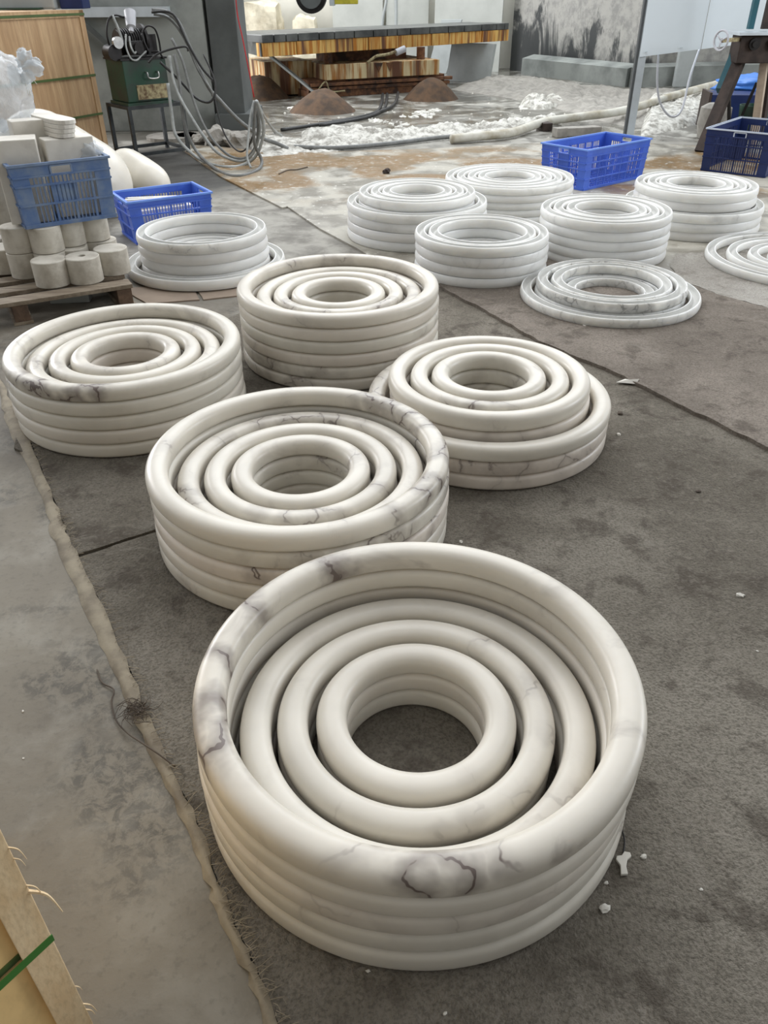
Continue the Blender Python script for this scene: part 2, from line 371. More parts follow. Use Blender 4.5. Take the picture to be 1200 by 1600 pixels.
# far walls: dark stained one on the right, pale yard wall behind
def wallseg(name, a, b, h, th, mat):
    a = Vector((*a, 0)); b = Vector((*b, 0)); d = (b - a).normalized(); nrm = Vector((-d.y, d.x, 0)) * th
    return struct(MB().hexa([a, b, b + nrm, a + nrm], [q + Vector((0, 0, h)) for q in (a, b, b + nrm, a + nrm)]).build(name, mat))
wr = wallseg('wall_right', (2.75, 18.9), (4.6, 15.7), 3.4, .4, M['wall_dark'])
wallseg('wall_right_far', (4.6, 15.75), (9.5, 16.6), 3.4, .4, M['wall_dark'])
wallseg('wall_back', (-13, 21.5), (3.4, 19.2), 3.6, .4, M['wall_pale'])
# concrete ledge at the foot of the right wall
lb = MB(); A_, B_ = Vector((3.1, 18.1, 0)), Vector((4.55, 15.6, 0)); off = Vector((-.25, -.14, 0))
lb.hexa([A_ + off, B_ + off, B_, A_], [A_ + off + Vector((0, 0, .28)), B_ + off + Vector((0, 0, .28)), B_ + Vector((0, 0, .34)), A_ + Vector((0, 0, .34))])
lb.hexa([Vector((4.35, 15.4, 0)), Vector((9, 16.2, 0)), Vector((9, 16.5, 0)), Vector((4.5, 15.7, 0))], [Vector((4.35, 15.4, .3)), Vector((9, 16.2, .3)), Vector((9, 16.5, .34)), Vector((4.5, 15.7, .34))])
struct(lb.build('trim_1', M['block_grey']))

# ---------------------------------------------------------------- alabaster rings
def arch_profile(Ro, a, h, nu=2.6, k=32):
    out = []
    for i in range(k):
        t = 2 * math.pi * i / k; c, s = math.cos(t), math.sin(t); n = nu if s > 0 else 4.6
        out.append((Ro - a + a * math.copysign(abs(c) ** (2 / n), c), h / 2 + h / 2 * math.copysign(abs(s) ** (2 / n), s)))
    return out
def gutter_profile(Rc, h, wd=.052):
    # open channel ring: convex outside wall, lip, unpolished channel, inner lip, inside wall, flat foot
    q = [(.0, 1), (.0015, .975), (.0045, .86), (.0075, .68), (.0088, .5), (.0078, .3), (.0045, .12), (.0015, .03), (-.003, 0.0),
         (-wd + .004, 0.0), (-wd - .001, .06), (-wd - .0045, .25), (-wd - .006, .5), (-wd - .0045, .78), (-wd - .0015, .97), (-wd, 1),
         (-wd + .004, 1.0), (-wd + .0055, .97), (-wd + .008, .7), (-wd + .014, .55), (-wd / 2 - .006, .46), (-wd / 2 + .006, .46), (-.014, .55), (-.0085, .7), (-.0055, .97), (-.004, 1.0)]
    return [(Rc + r, z * h) for r, z in q]
ORD = ['top', 'second', 'third', 'fourth', 'fifth', 'sixth']
def ring(Rr, h, kind, mat, covered=False, mesh_cache={}):
    key = (round(Rr, 3), round(h, 4), kind, mat, covered)
    if key not in mesh_cache:
        prof = arch_profile(Rr, .034, h, 3.5 if covered else 2.5) if kind == 'arch' else gutter_profile(Rr, h)
        m = MB().lathe(prof, n=128)
        o = m.build('alabaster_ring', M[mat], smooth='auto' if kind != 'arch' else True)
        if kind != 'arch':
            o.data.materials.append(M['unpolished'])
            for p in o.data.polygons:
                if p.index % 26 in range(17, 24): p.material_index = 1
        mesh_cache[key] = o; return o
    o = mesh_cache[key].copy(); COL.objects.link(o); return o
def stack(desc, x, y, z0, h, kind, mat, rings, look, group, seeds=None, veins=.6, jit=.003):
    # rings: list of (radius, word for its place in the nest, first layer, number of layers, layer height or None)
    rnd = random.Random(desc)
    for (Rr, place, first, count, hh) in rings:
        hh = hh or h
        for k in range(count):
            o = ring(Rr, hh, kind, mat, kind == 'arch' and k < count - 1)
            o.location = (x + rnd.uniform(-jit, jit), y + rnd.uniform(-jit, jit), z0 + (first + k) * hh)
            o.rotation_euler = (0, 0, rnd.uniform(0, 6.28))
            top = count - 1 - k
            seed = (seeds or {}).get((place, top), None)
            if seed: o.rotation_euler = (0, 0, R(seed[1]))
            o.color = (seed[0] if seed else rnd.random(), (seed[2] if seed else veins * rnd.uniform(.3, 1.15)), (rnd.random() ** 2 * .8 if k < count - 1 else rnd.random() * .15) * (1 if mat == 'cream' else .25), 1)
            lay = 'topmost' if top == 0 else ORD[top] + ' from top'
            if count == 1: lay = 'single'
            tag(o, f'{look} ring, {place}, {lay}, {desc}', 'stone ring', group)
R1, R2, R3, R4 = .2213, .3058, .3890, .4722
z0 = .012
def near(desc, x, y, nout, zi, nin, hout=.058, **k):
    hi = zi / nin
    stack(desc, x, y, z0, hout, 'arch', 'cream', [(R4, 'outermost', 0, nout, None), (R3, 'third', 0, nin, hi), (R2, 'second', 0, nin, hi), (R1, 'innermost', 0, nin, hi)],
          'cream', 'cream rings of the ' + desc, **k)
near('nearest stack', .066, 1.167, 5, .169, 3, seeds={('outermost', 0): (.13, 222, 1.5), ('outermost', 1): (.5, 0, .2), ('outermost', 2): (.37, 250, .3), ('outermost', 3): (.7, 290, .5)}, veins=.6)
near('second nearest stack', -.264, 2.122, 5, .230, 4, seeds={('outermost', 0): (.44, 20, 1.2)}, veins=.9)
near('stack at left edge', -1.068, 3.037, 5, .2475, 4, seeds={('outermost', 0): (.62, 190, 1.6)}, veins=1.2)
near('tall six-layer middle stack', -.205, 3.607, 6, .306, 5, veins=.9)
near('stepped stack right of middle', .412, 2.782, 3, .252, 4, veins=1.0)
g = .4
def far(desc, x, y, h, rings, mat='white', look='white', z=.014, **k):
    stack(desc, x, y, z, h, 'gutter', mat, rings, look, 'white channelled rings of the ' + desc, **k)
far('five-layer stack before bright crate', 1.459, 5.259, .0575, [(.410, 'outermost', 0, 5, None), (.329, 'middle', 0, 5, None), (.249, 'innermost', 0, 5, None)])
far('four-layer stack behind middle', .616, 4.905, .0592, [(.403, 'outermost', 0, 4, None), (.322, 'middle', 0, 4, None), (.245, 'innermost', 0, 2, None)], z=.02)
far('back row stack left of crate', 1.002, 6.475, .0515, [(.491, 'outermost', 0, 5, None), (.404, 'third', 0, 5, None), (.322, 'second', 0, 5, None), (.240, 'innermost', 0, 5, None)])
far('stepped stack at right back', 2.276, 5.95, .0602, [(.478, 'wide lower one', 0, 3, None), (.417, 'outer upper one', 3, 2, None), (.334, 'middle one', 3, 2, None), (.250, 'innermost', 3, 2, None), (.390, 'inner lower one', 0, 3, None), (.300, 'innermost lower one', 0, 3, None)])
far('stepped stack left in back row', .25, 5.77, .0605, [(.487, 'wide lower one', 0, 4, None), (.403, 'outer upper one', 0, 5, None), (.322, 'middle one', 0, 5, None), (.240, 'innermost', 0, 5, None)])
far('stack by small blue crate', -1.125, 5.014, .0615, [(.490, 'wide bottom one', 0, 1, None), (.394, 'outer upper one', 0, 4, None), (.322, 'middle one', 0, 2, None), (.245, 'innermost', 0, 2, None)], z=.012)
far('low flat nest', 1.288, 4.33, .0525, [(.490, 'wide bottom one', 0, 1, None), (.407, 'outer upper one', 0, 2, None), (.325, 'middle one', 0, 2, None), (.242, 'innermost', 0, 1, None)], mat='veined', look='grey-veined white', veins=1.0, z=.02)
far('low nest cut by right edge', 2.67, 4.97, .052, [(.57, 'outermost', 0, 1, None), (.44, 'second', 0, 1, None), (.31, 'third', 0, 1, None), (.19, 'innermost', 0, 1, None)])

# ---------------------------------------------------------------- carpets and bindings
def rag(poly, step=.05, amp=.006, seed=0):
    rnd = random.Random(seed); out = []
    for i in range(len(poly)):
        a = Vector(poly[i]); b = Vector(poly[(i + 1) % len(poly)]); n = max(1, int((b - a).length / step))
        d = (b - a).normalized() if (b - a).length else Vector((0, 0)); nn = Vector((-d.y, d.x))
        for k in range(n):
            out.append(tuple(a + (b - a) * (k / n) + nn * (rnd.uniform(-amp, amp) if k else 0)))
    return out
def sheet(name, poly, z, mat, label, amp=.006, seed=0, cat='carpet', group=None):
    o = MB().prism(rag(poly, .05, amp, seed), 0.0, z).build(name, M[mat])
    return tag(o, label, cat, group)
left_edge = [(-1.583, 3.015), (-1.326, 2.576), (-1.106, 2.184), (-0.94, 1.901), (-0.791, 1.664), (-0.639, 1.394), (-0.515, 1.174), (-0.407, 1.006), (-0.325, 0.848), (-0.267, 0.748), (-0.192, 0.617), (-0.133, 0.504)]
sheet('carpet', [(-.976 + .005, 1.95), (-.76, 2.083), (-.3, 2.34), (.25, 2.75), (.9, 3.25), (1.5, 3.1), (1.8, 2.6), (2.3, 2.0), (2.3, 1.2), (2.0, .1), (-.1, .1)] + [p for p in reversed(left_edge) if p[1] < 1.94], .010, 'carpet',
      'large trodden grey-brown carpet under the nearest stack, reaching the right edge', .004, 1)
sheet('carpet', [p for p in left_edge if p[1] > 2.0][0:3] + [(-.985, 1.965), (-.756, 2.103), (-.3, 2.36), (.2, 2.74), (-.1, 3.2), (-.7, 2.75), (-1.15, 2.50), (-1.35, 2.62)], .011, 'carpet',
      'grey carpet piece between the left edge stack and second nearest stack', .004, 2)
sheet('carpet', [(-1.45, 2.66), (-1.1, 2.47), (-.6, 2.76), (-.05, 3.15), (.15, 2.75), (.9, 3.0), (1.3, 3.2), (1.2, 4.0), (.8, 4.6), (.45, 5.1), (.1, 5.25), (-.14, 5.28), (-.75, 4.2), (-1.45, 3.35), (-1.50, 2.85)], .0105, 'carpet',
      'dark carpet stretch under the tall middle stack and stepped stack', .006, 3)
# right sheet overlaps with a thick folded edge
rs = [(.352, 4.532), (.681, 3.905), (.779, 3.684), (1.067, 3.294), (1.221, 3.027), (1.479, 2.58), (1.95, 1.9), (2.9, 2.3), (3.3, 3.2), (2.25, 4.0), (2.12, 4.12), (1.92, 4.36), (1.75, 4.68), (1.5, 5.05), (1.2, 5.3), (.9, 5.3), (.28, 4.9)]
sheet('carpet', rs, .027, 'carpet_far', 'brown carpet with thick folded edge under the low flat nest', .008, 4)
sheet('carpet', [(1.76, 4.70), (1.93, 4.375), (2.13, 4.135), (2.6, 3.8), (3.6, 4.3), (3.2, 5.6), (2.7, 5.45), (2.2, 5.25), (1.95, 5.2)], .019, 'carpet_pale',
      'dust-whitened carpet piece under the low nest at right edge', .02, 5)

# beige binding along the left edge of the carpets
def ribbon(L, Rr, z=.013, seed=0, wob=.006):
    rnd = random.Random(seed); m = MB(); L = catmull([Vector((*p, 0)) for p in L], 5); Rr = catmull([Vector((*p, 0)) for p in Rr], 5)
    n = min(len(L), len(Rr)); vs = []; fs = []
    for i in range(n):
        a, b = L[i], Rr[i]
        for k in range(5):
            t = k / 4; q = a.lerp(b, t) + Vector((rnd.uniform(-wob, wob), rnd.uniform(-wob, wob), 0)) * (1 if k in (0, 4) else .3)
            vs.append((q.x, q.y, .001 if k == 0 else z - .001 + (.002 if k in (2, 3) else 0) + .0012 * math.sin(i * .35)))
    for i in range(n - 1):
        for k in range(4): fs.append((i * 5 + k, i * 5 + k + 1, (i + 1) * 5 + k + 1, (i + 1) * 5 + k))
    return m.add(vs, fs)
bl = [(-1.869, 3.46), (-1.698, 3.13), (-1.582, 2.897), (-1.429, 2.652), (-1.19, 2.264), (-1.117, 2.109), (-1.011, 1.934), (-0.812, 1.611), (-0.695, 1.417), (-0.569, 1.211), (-0.455, 1.038), (-0.371, 0.889), (-0.323, 0.797), (-0.26, 0.703), (-0.206, 0.592), (-0.172, 0.531)]
br = [(-1.744, 3.278), (-1.591, 3.015), (-1.469, 2.811), (-1.312, 2.552), (-1.126, 2.223), (-1.053, 2.09), (-0.94, 1.901), (-0.791, 1.664), (-0.639, 1.394), (-0.515, 1.174), (-0.407, 1.006), (-0.325, 0.848), (-0.282, 0.772), (-0.235, 0.691), (-0.178, 0.592), (-0.147, 0.531)]
o = ribbon(bl, br, seed=3).build('carpet_binding', M['tape'], smooth=True); tag(o, 'dusty beige binding strip frayed along the left edge of the carpets', 'binding strip')
mb = MB(); rnd = random.Random(5)
brc = catmull([Vector((*p, 0)) for p in br], 8)
for i in range(8, len(brc) - 6):
    for j in range(3):
        p = brc[i]; a = rnd.uniform(-.6, 1.4); l = rnd.uniform(.012, .035)
        q = p + Vector((math.cos(a) * l, math.sin(a) * l, rnd.uniform(.016, .024)))
        p2 = p + Vector((rnd.uniform(-.012, .004), rnd.uniform(-.01, .01), .017))
        mb.tube([p2, (p2 + q) / 2 + Vector((rnd.uniform(-.005, .005), rnd.uniform(-.005, .005), .004)), q], .0007, 4, smooth=False)
tag(mb.build('frayed_threads', M['tape']), 'frayed pale threads along the beige carpet binding', 'threads', kind='stuff')
mb = MB()
for i in range(70):
    c = Vector((*(-0.618, 1.313), .016)) + Vector((rnd.gauss(0, .012), rnd.gauss(0, .014), 0))
    a = rnd.uniform(0, 6.28); l = rnd.uniform(.01, .03)
    mb.tube([c, c + Vector((math.cos(a) * l, math.sin(a) * l, rnd.uniform(0, .014))), c + Vector((math.cos(a + .8) * l * 1.6, math.sin(a + .8) * l * 1.6, .002))], .0008, 4)
tag(mb.build('thread_tuft', M['thread']), 'dark matted tuft of threads on the carpet binding', 'threads', kind='stuff')
o = MB().tube([(x, y, z) for (x, y), z in zip([(-0.765, 1.468), (-0.738, 1.422), (-0.7, 1.395), (-0.693, 1.352), (-0.665, 1.294), (-0.625, 1.25), (-0.582, 1.215), (-0.53, 1.178), (-0.486, 1.147)], [.004, .004, .006, .006, .006, .012, .02, .022, .016])], .0022, 6).build('loose_cord', M['thread'], smooth=True)
tag(o, 'thin dark cord crossing the beige carpet binding', 'cord')

# ---------------------------------------------------------------- stone chips and scraps
chip_rnd = random.Random(11)
def chip(x, y, r, label, flat=.45, group=None, z=.010, mat='scrap'):
    bm = bmesh.new(); bmesh.ops.create_icosphere(bm, subdivisions=2, radius=r)
    s_ = chip_rnd.random() * 50
    for v in bm.verts:
        k = 1 + .55 * noise.noise(v.co * (1.6 / r) + Vector((s_, 0, 0))); v.co = Vector((v.co.x * k, v.co.y * k * .7, v.co.z * flat * k))
    me = bpy.data.meshes.new('stone_chip'); bm.to_mesh(me); bm.free()
    o = bpy.data.objects.new('stone_chip', me); COL.objects.link(o); me.materials.append(M[mat])
    o.location = (x, y, z + r * flat * .6); o.rotation_euler = (0, 0, chip_rnd.random() * 6); tag(o, label, 'stone chip', group); return o
chip(*(0.424, 0.811), .012, 'rounded white stone chip on the carpet right of the nearest stack')
chip(*(1.045, 1.739), .011, 'round pale chip on the carpet near the right edge')
chip(*(0.53, 0.919), .007, 'small chip right of the bone-shaped white scrap')
chip(*(0.439, 0.863), .005, 'tiny chip just below the bone-shaped white scrap')
chip(*(0.248, 2.015), .008, 'pale chip on the carpet above the nearest stack')
chip(*(1.055, 3.888), .014, 'white chip in front of the low flat nest', z=.02)
chip(*(0.94, 2.727), .010, 'small pale chip right of the stepped middle stack')
chip(*(0.624, 0.848), .004, 'tiny white speck on the carpet far right of the nearest stack')
chip(*(1.003, 1.51), .004, 'tiny white speck near the right edge below the round chip')
chip(*(0.1, 0.627), .004, 'tiny white speck on the carpet at the bottom edge')
chip(*(-0.036, 0.699), .004, 'tiny white speck below the nearest stack')
chip(*(1.114, 2.304), .010, 'dark brown lump on the carpet at right', mat='thread')
chip(*(0.992, 2.91), .016, 'brown crumbly lump beside the stepped middle stack', mat='thread')
chip(*(-0.854, 1.186), .003, 'tiny white speck on the bare floor at left', z=0)
chip(*(-0.91, 1.329), .004, 'short white sliver on the bare floor at left', z=0)
# bone shaped scrap
prof = [(-.020, -.018), (-.006, -.022), (.0, -.006), (.010, .006), (.022, .010), (.024, .018), (.014, .024), (.004, .018), (-.006, .020), (-.012, .014), (-.010, 0)]
o = MB().prism(prof, 0, .007).build('stone_scrap', M['scrap'], bevel=.0015); o.location = (*(0.485, 0.9), .011); o.rotation_euler = (0, 0, .3)
tag(o, 'bone-shaped white stone scrap beside the nearest stack', 'stone scrap')
o = MB().add([(-.05, -.008, .003), (0, .03, .002), (.055, .02, .004), (.05, -.012, .02), (.035, -.03, .004), (0, -.004, .014)], [(0, 5, 1), (1, 5, 2), (2, 5, 3), (3, 5, 4), (4, 5, 0)]).build('plastic_scrap', M['scrap'])
o.location = (*(1.098, 3.21), .016); tag(o, 'crumpled off-white scrap at the carpet fold', 'scrap')
o = MB().tube([(0, 0, .003), (.01, .03, .004), (.008, .055, .012)], .0018, 6).build('wire_bit', M['dark_iron']); o.location = (*(0.489, 0.924), .010)
tag(o, 'short dark wire end by the bone-shaped scrap', 'wire')
# two thin hardboard pieces under the left nest
sheet('hardboard_sheet', [(-1.569, 4.615), (-1.158, 4.677), (-1.057, 4.397), (-1.346, 4.338)], .008, 'cardboard', 'brown hardboard sheet on the floor before the small-crate ring stack', .002, 7, 'board')
sheet('hardboard_sheet', [(-1.146, 4.677), (-0.78, 4.767), (-0.672, 4.523), (-1.034, 4.396)], .008, 'cardboard', 'brown hardboard sheet reaching behind the tall middle stack', .002, 8, 'board')
o = MB().box((0, 0, .025), (.22, .09, .05)).build('stone_offcut', M['slab_dim'], bevel=.003); o.location = (*(-1.803, 4.415), 0); o.rotation_euler = (0, 0, .12)
o.location.z = .001
tag(o, 'grey stone offcut lying under the pallet', 'stone offcut')

# ---------------------------------------------------------------- plastic crates
def crate(name, label, cx, cy, z, L, W, H, rz, mat, rim, taper=.93, style='grid', group='blue plastic crates', nl=8):
    t = thing(name, label, 'crate', (cx, cy, z), rz, group)
    m = MB(); th = .012
    def P3(u, v, h):      # u,v in -1..1 on the outline
        k = taper + (1 - taper) * h / H; return Vector((u * L / 2 * k, v * W / 2 * k, h))
    sides = [((-1, -1), (1, -1), L), ((1, -1), (1, 1), W), ((1, 1), (-1, 1), L), ((-1, 1), (-1, -1), W)]
    handles = []
    for si, (a, b, ln) in enumerate(sides):
        def Q(s, h): return P3(a[0] + (b[0] - a[0]) * s, a[1] + (b[1] - a[1]) * s, h)
        cw = .085 / ln * 1.0
        def panel(s0, s1, h0, h1, thick=th * .7):
            p = [Q(s0, h0), Q(s1, h0), Q(s1, h1), Q(s0, h1)]
            n = (p[1] - p[0]).cross(p[3] - p[0]).normalized() * thick
            m.hexa([p[0], p[1], p[1] - n, p[0] - n], [p[3], p[2], p[2] - n, p[3] - n])
        panel(0, cw, 0, H); panel(1 - cw, 1, 0, H)
        rows = [0, .06, .36, .66, .84, 1.0] if style == 'grid' else ([0, .05, .36, .66, .80, 1.0] if style == 'old' else [0, .05, .27, .5, .66, .82, 1.0])
        rows = [r * H for r in rows]
        panel(cw, 1 - cw, 0, rows[1]); 
        # upper band with a hand hole in the middle of short sides / long sides
        hs = .5 - .055 / ln * 1.0, .5 + .055 / ln * 1.0
        top0, top1 = rows[-2], rows[-1]
        hole = si in ((1, 3) if style != 'old' else (0, 2, 1, 3))
        if hole:
            panel(cw, hs[0], top0, top1); panel(hs[1], 1 - cw, top0, top1); panel(hs[0], hs[1], top1 - .02, top1)
            handles.append([Q(hs[0], top0), Q(hs[1], top0), Q(hs[1], top1 - .02), Q(hs[0], top1 - .02)])
            panel(hs[0] - .01, hs[1] + .01, rows[2] if style != 'new' else rows[1], rows[-3] if style == 'old' else top0)
        else: panel(cw, 1 - cw, top0, top1)
        # ribs and thin slats
        for r in rows[1:-1]:
            p = [Q(0, r - .005), Q(1, r - .005), Q(1, r + .005), Q(0, r + .005)]; n = (p[1] - p[0]).cross(p[3] - p[0]).normalized()
            m.hexa([p[0] + n * .006, p[1] + n * .006, p[1] - n * th * .6, p[0] - n * th * .6], [p[3] + n * .006, p[2] + n * .006, p[2] - n * th * .6, p[3] - n * th * .6])
        ns = int(ln * (1 - 2 * cw) / .021)
        for i in range(1, ns):
            s = cw + (1 - 2 * cw) * i / ns; d = .0045 / ln
            wide = (i % 5 == 0); d = d * (2.1 if wide else 1)
            panel(s - d / 1.4, s + d / 1.4, rows[1], rows[-2], th * (1.0 if wide else .5))
    # floor grid
    n = 12
    for i in range(n + 1):
        x = -L / 2 * taper + L * taper * i / n; m.box((x, 0, .006), (.010, W * taper, .010))
    for i in range(8):
        y = -W / 2 * taper + W * taper * i / 7; m.box((0, y, .006), (L * taper, .010, .010))
    m.build('crate_body', M[mat], t)
    # rim
    k = MB(); o_, i_ = .010, -.010
    for (a, b, ln) in sides:
        A0, B0 = P3(*a, H), P3(*b, H)
        sg = Vector((a[0], a[1], 0)); sb = Vector((b[0], b[1], 0))
        k.hexa([A0 + sg * o_ - Vector((0, 0, .012)), B0 + sb * o_ - Vector((0, 0, .012)), B0 + sb * i_ - Vector((0, 0, .012)), A0 + sg * i_ - Vector((0, 0, .012))],
               [A0 + sg * o_, B0 + sb * o_, B0 + sb * i_, A0 + sg * i_])
    k.build('rim', M[rim], t)
    for hq in handles:
        hm = MB(); pts = hq + [hq[0]]
        c = sum(hq, Vector()) / 4
        for p, q in zip(pts[:-1], pts[1:]): hm.bar(c + (p - c) * 1.0, c + (q - c) * 1.0, .008)
        hm.build('handle', M[rim], t)
    return t
crate('plastic_crate', 'bright blue empty crate behind the back rings, in front of the steel post', 1.93, 7.57, .014, .90, .50, .335, R(39), 'blue_new', 'blue_rim', .94, 'new')
crate('plastic_crate', 'small bright blue crate holding white strips, behind the left nest', -1.575, 5.865, .002, .60, .40, .295, R(31), 'blue_new', 'blue_rim', .92, 'grid')
crate('plastic_crate', 'faded dusty blue crate filled with stone blocks above the pallet', -1.835, 4.665, .412, .52, .40, .325, R(33), 'blue_old', 'blue_oldrim', .95, 'old')
crate('plastic_crate', 'large navy crate with pale rim at the right edge', 3.58, 8.13, .002, .92, .62, .385, R(50), 'blue_dark', 'blue_darkrim', .96, 'grid')
# white strips in the small crate
for i, (dx, dy, dz, ln, lab) in enumerate([(-.03, -.06, .20, .40, 'front one'), (-.06, .0, .205, .38, 'middle one'), (-.02, .06, .20, .36, 'rear one')]):
    o = MB().box((0, 0, 0), (ln, .03, .055)).build('stone_strip', M['block_stone'], bevel=.003)
    c = Vector((-1.60, 5.85, 0)) + Matrix.Rotation(R(31), 3, 'Z') @ Vector((dx, dy, 0)); o.location = (c.x, c.y, dz + .03); o.rotation_euler = (0, R(2 + i), R(29))
    tag(o, f'white stone strip in the small bright blue crate, {lab}', 'stone strip', 'white strips in the small crate')
o = MB().box((0, 0, .10), (.40, .24, .19)).build('stone_block', M['block_stone'], bevel=.006); o.location = (-1.59, 5.86, .014); o.rotation_euler = (0, 0, R(31))
tag(o, 'pale stone block seen through the slats of the small bright blue crate', 'stone block')

# ---------------------------------------------------------------- pallet and stone cores
px = Vector((-.883, -.469, 0)); py = Vector((-.469, .883, 0)); po = Vector((-1.40, 4.31, 0))
def PL(a, b, z): return po + px * a + py * b + Vector((0, 0, z))
pal = thing('pallet', 'grey weathered wooden pallet carrying the sawn stone cores', 'pallet', (0, 0, 0))
for b in (.05, .24, .43, .62, .81, 1.0):
    m = MB(); m.hexa([PL(0, b - .055, .108), PL(1.2, b - .055, .108), PL(1.2, b + .055, .108), PL(0, b + .055, .108)], [PL(0, b - .055, .13), PL(1.2, b - .055, .13), PL(1.2, b + .055, .13), PL(0, b + .055, .13)])
    m.build('deck_board', M['pallet'], pal, bevel=.002)
for a in (.05, .60, 1.15):
    m = MB(); m.hexa([PL(a - .04, 0, .02), PL(a + .04, 0, .02), PL(a + .04, 1.05, .02), PL(a - .04, 1.05, .02)], [PL(a - .04, 0, .1075), PL(a + .04, 0, .1075), PL(a + .04, 1.05, .1075), PL(a - .04, 1.05, .1075)])
    m.build('stringer', M['pallet_dark'], pal, bevel=.003)
    m = MB(); m.hexa([PL(a - .05, 0, .001), PL(a + .05, 0, .001), PL(a + .05, 1.05, .001), PL(a - .05, 1.05, .001)], [PL(a - .05, 0, .0195), PL(a + .05, 0, .0195), PL(a + .05, 1.05, .0195), PL(a - .05, 1.05, .0195)])
    m.build('bottom_board', M['pallet'], pal, bevel=.002)
def core(x, y, z, label, r=.094, h=.139, hole=False, rz=0):
    n = 40; prof = [(.0, 0), (r - .004, 0), (r, .004), (r, h - .004), (r - .004, h), (.0, h)] if not hole else [(.022, 0), (r - .004, 0), (r, .004), (r, h - .004), (r - .004, h), (.022, h)]
    m = MB().lathe(prof, n=n, closed=hole)
    for i, v in enumerate(m.v):
        rr = math.hypot(v[0], v[1])
        if rr > .05:
            k = 1 + .02 * noise.noise(Vector((v[0] * 14, v[1] * 14, v[2] * 9 + x * 7))); m.v[i] = (v[0] * k, v[1] * k, v[2])
    o = m.build('stone_core', M['rough_core'], smooth='auto'); o.location = (x, y, z); o.rotation_euler = (0, 0, rz)
    return tag(o, label, 'stone cylinder', 'sawn stone cores on the pallet')
core(-1.838, 4.316, .131, 'rough stone core, left of the three at the pallet front')
core(-1.672, 4.372, .131, 'stone core with drilled hole, middle of the pallet front', hole=True)
core(-1.560, 4.530, .131, 'stone core nearest the right end of the pallet')
core(-1.79, 4.555, .131, 'stone core just behind the drilled one, below the faded crate', r=.085)
core(-1.665, 4.715, .131, 'rearmost low stone core at the right of the pallet', r=.085)
for (x, y), lab in zip([(-1.887, 4.472), (-1.806, 4.613), (-1.698, 4.714), (-2.042, 4.477)], ['nearest corner of', 'middle of', 'right end of', 'left end of']):
    core(x, y, .131, f'stone core, lower of two stacked under the {lab} the faded crate', r=.088)
    core(x, y, .272, f'stone core, upper of two stacked under the {lab} the faded crate', r=.088, rz=1)
core(*(-2.191, 4.571), .131, 'stone core cut off by the left edge of the photo')
core(*(-2.357, 4.755), .131, 'stone core behind the one at the left edge')
# contents of the faded crate
def blk(name, c, size, rz, label, mat='block_stone', bev=.006, cat='stone block'):
    o = MB().box((0, 0, size[2] / 2), size).build(name, M[mat], bevel=bev); o.location = c; o.rotation_euler = (0, 0, rz); return tag(o, label, cat)
blk('stone_block', (-1.96, 4.54, .425), (.22, .18, .42), R(20), 'square white stone block standing in the front left of the faded crate')
blk('stone_block', (-1.74, 4.70, .425), (.26, .13, .40), R(33), 'tall white block under the slab pile in the faded crate')
blk('stone_block', (-1.96, 4.76, .425), (.18, .12, .48), R(33), 'white block behind the square one in the faded crate')
for i in range(4):
    prof = []
    for k in range(24):
        a = 2 * math.pi * k / 24; prof.append((.215 * math.copysign(abs(math.cos(a)) ** .45, math.cos(a)), .062 * math.copysign(abs(math.sin(a)) ** .7, math.sin(a))))
    o = MB().prism(prof, 0, .0205).build('stone_slab', M['block_stone'], bevel=.002); o.location = (-1.83 + i * .002, 4.80, .828 + i * .0215); o.rotation_euler = (0, 0, R(128 + i * 1.5))
    tag(o, f'thin rounded white slab in the faded crate, {["lowest", "second from bottom", "third from bottom", "topmost"][i]} of the pile', 'stone slab', 'rounded slabs in the faded crate')

# plastic bag with knotted neck
def blob(name, mat, c, rad, n1=40, n2=24, f=.16, amp=.18, seed=0, parent=None, folds=0):
    m = MB(); vs = []; fs = []
    for i in range(n2 + 1):
        th = math.pi * i / n2
        for k in range(n1):
            ph = 2 * math.pi * k / n1
            d = Vector((math.sin(th) * math.cos(ph), math.sin(th) * math.sin(ph), math.cos(th)))
            q = 1 + amp * noise.noise(d * 2.2 + Vector((seed, 0, 0))) + amp * .5 * noise.noise(d * 6 + Vector((seed, 3, 0))) + folds * math.sin(ph * 9 + 3 * noise.noise(d * 2)) * math.sin(th)
            vs.append((d.x * rad[0] * q, d.y * rad[1] * q, d.z * rad[2] * q))
    for i in range(n2):
        for k in range(n1): fs.append((i * n1 + k, i * n1 + (k + 1) % n1, (i + 1) * n1 + (k + 1) % n1, (i + 1) * n1 + k))
    m.add(vs, fs); o = m.build(name, M[mat], parent, smooth=True); o.location = c; return o
bag = thing('plastic_bag', 'clear knotted plastic bag bulging over the faded crate at left edge', 'plastic bag', (-2.17, 4.98, .90))
b = blob('bag_body', 'film', (-.02, .0, .13), (.20, .17, .20), seed=4, parent=bag, folds=.03); b.rotation_euler = (0, R(28), 0)
mb = MB(); rnd = random.Random(9)
kn = Vector((.155, -.02, .205))
mb.tube([kn + Vector((-.045, 0, .0)), kn], lambda t: .055 - .03 * t, 12)
o = mb.build('bag_neck', M['film'], bag, smooth=True)
for i, (dx, dz, s) in enumerate([(.045, .075, .05), (.085, .03, .055), (.05, -.01, .04), (.03, .1, .03), (.10, .06, .03)]):
    q = blob('bag_tuft', 'film', kn + Vector((dx, rnd.uniform(-.02, .02), dz)), (s, s * .45, s * .75), 20, 12, seed=i * 3, parent=bag, amp=.35, folds=.12); q.rotation_euler = (0, R(rnd.uniform(-60, 20)), 0)
mb = MB()
for i in range(9):
    e = kn + Vector((rnd.uniform(-.02, .09), rnd.uniform(-.02, .02), rnd.uniform(-.12, -.03))); mb.tube([kn, (kn + e) / 2 + Vector((.01, 0, .02)), e], .0018, 5)
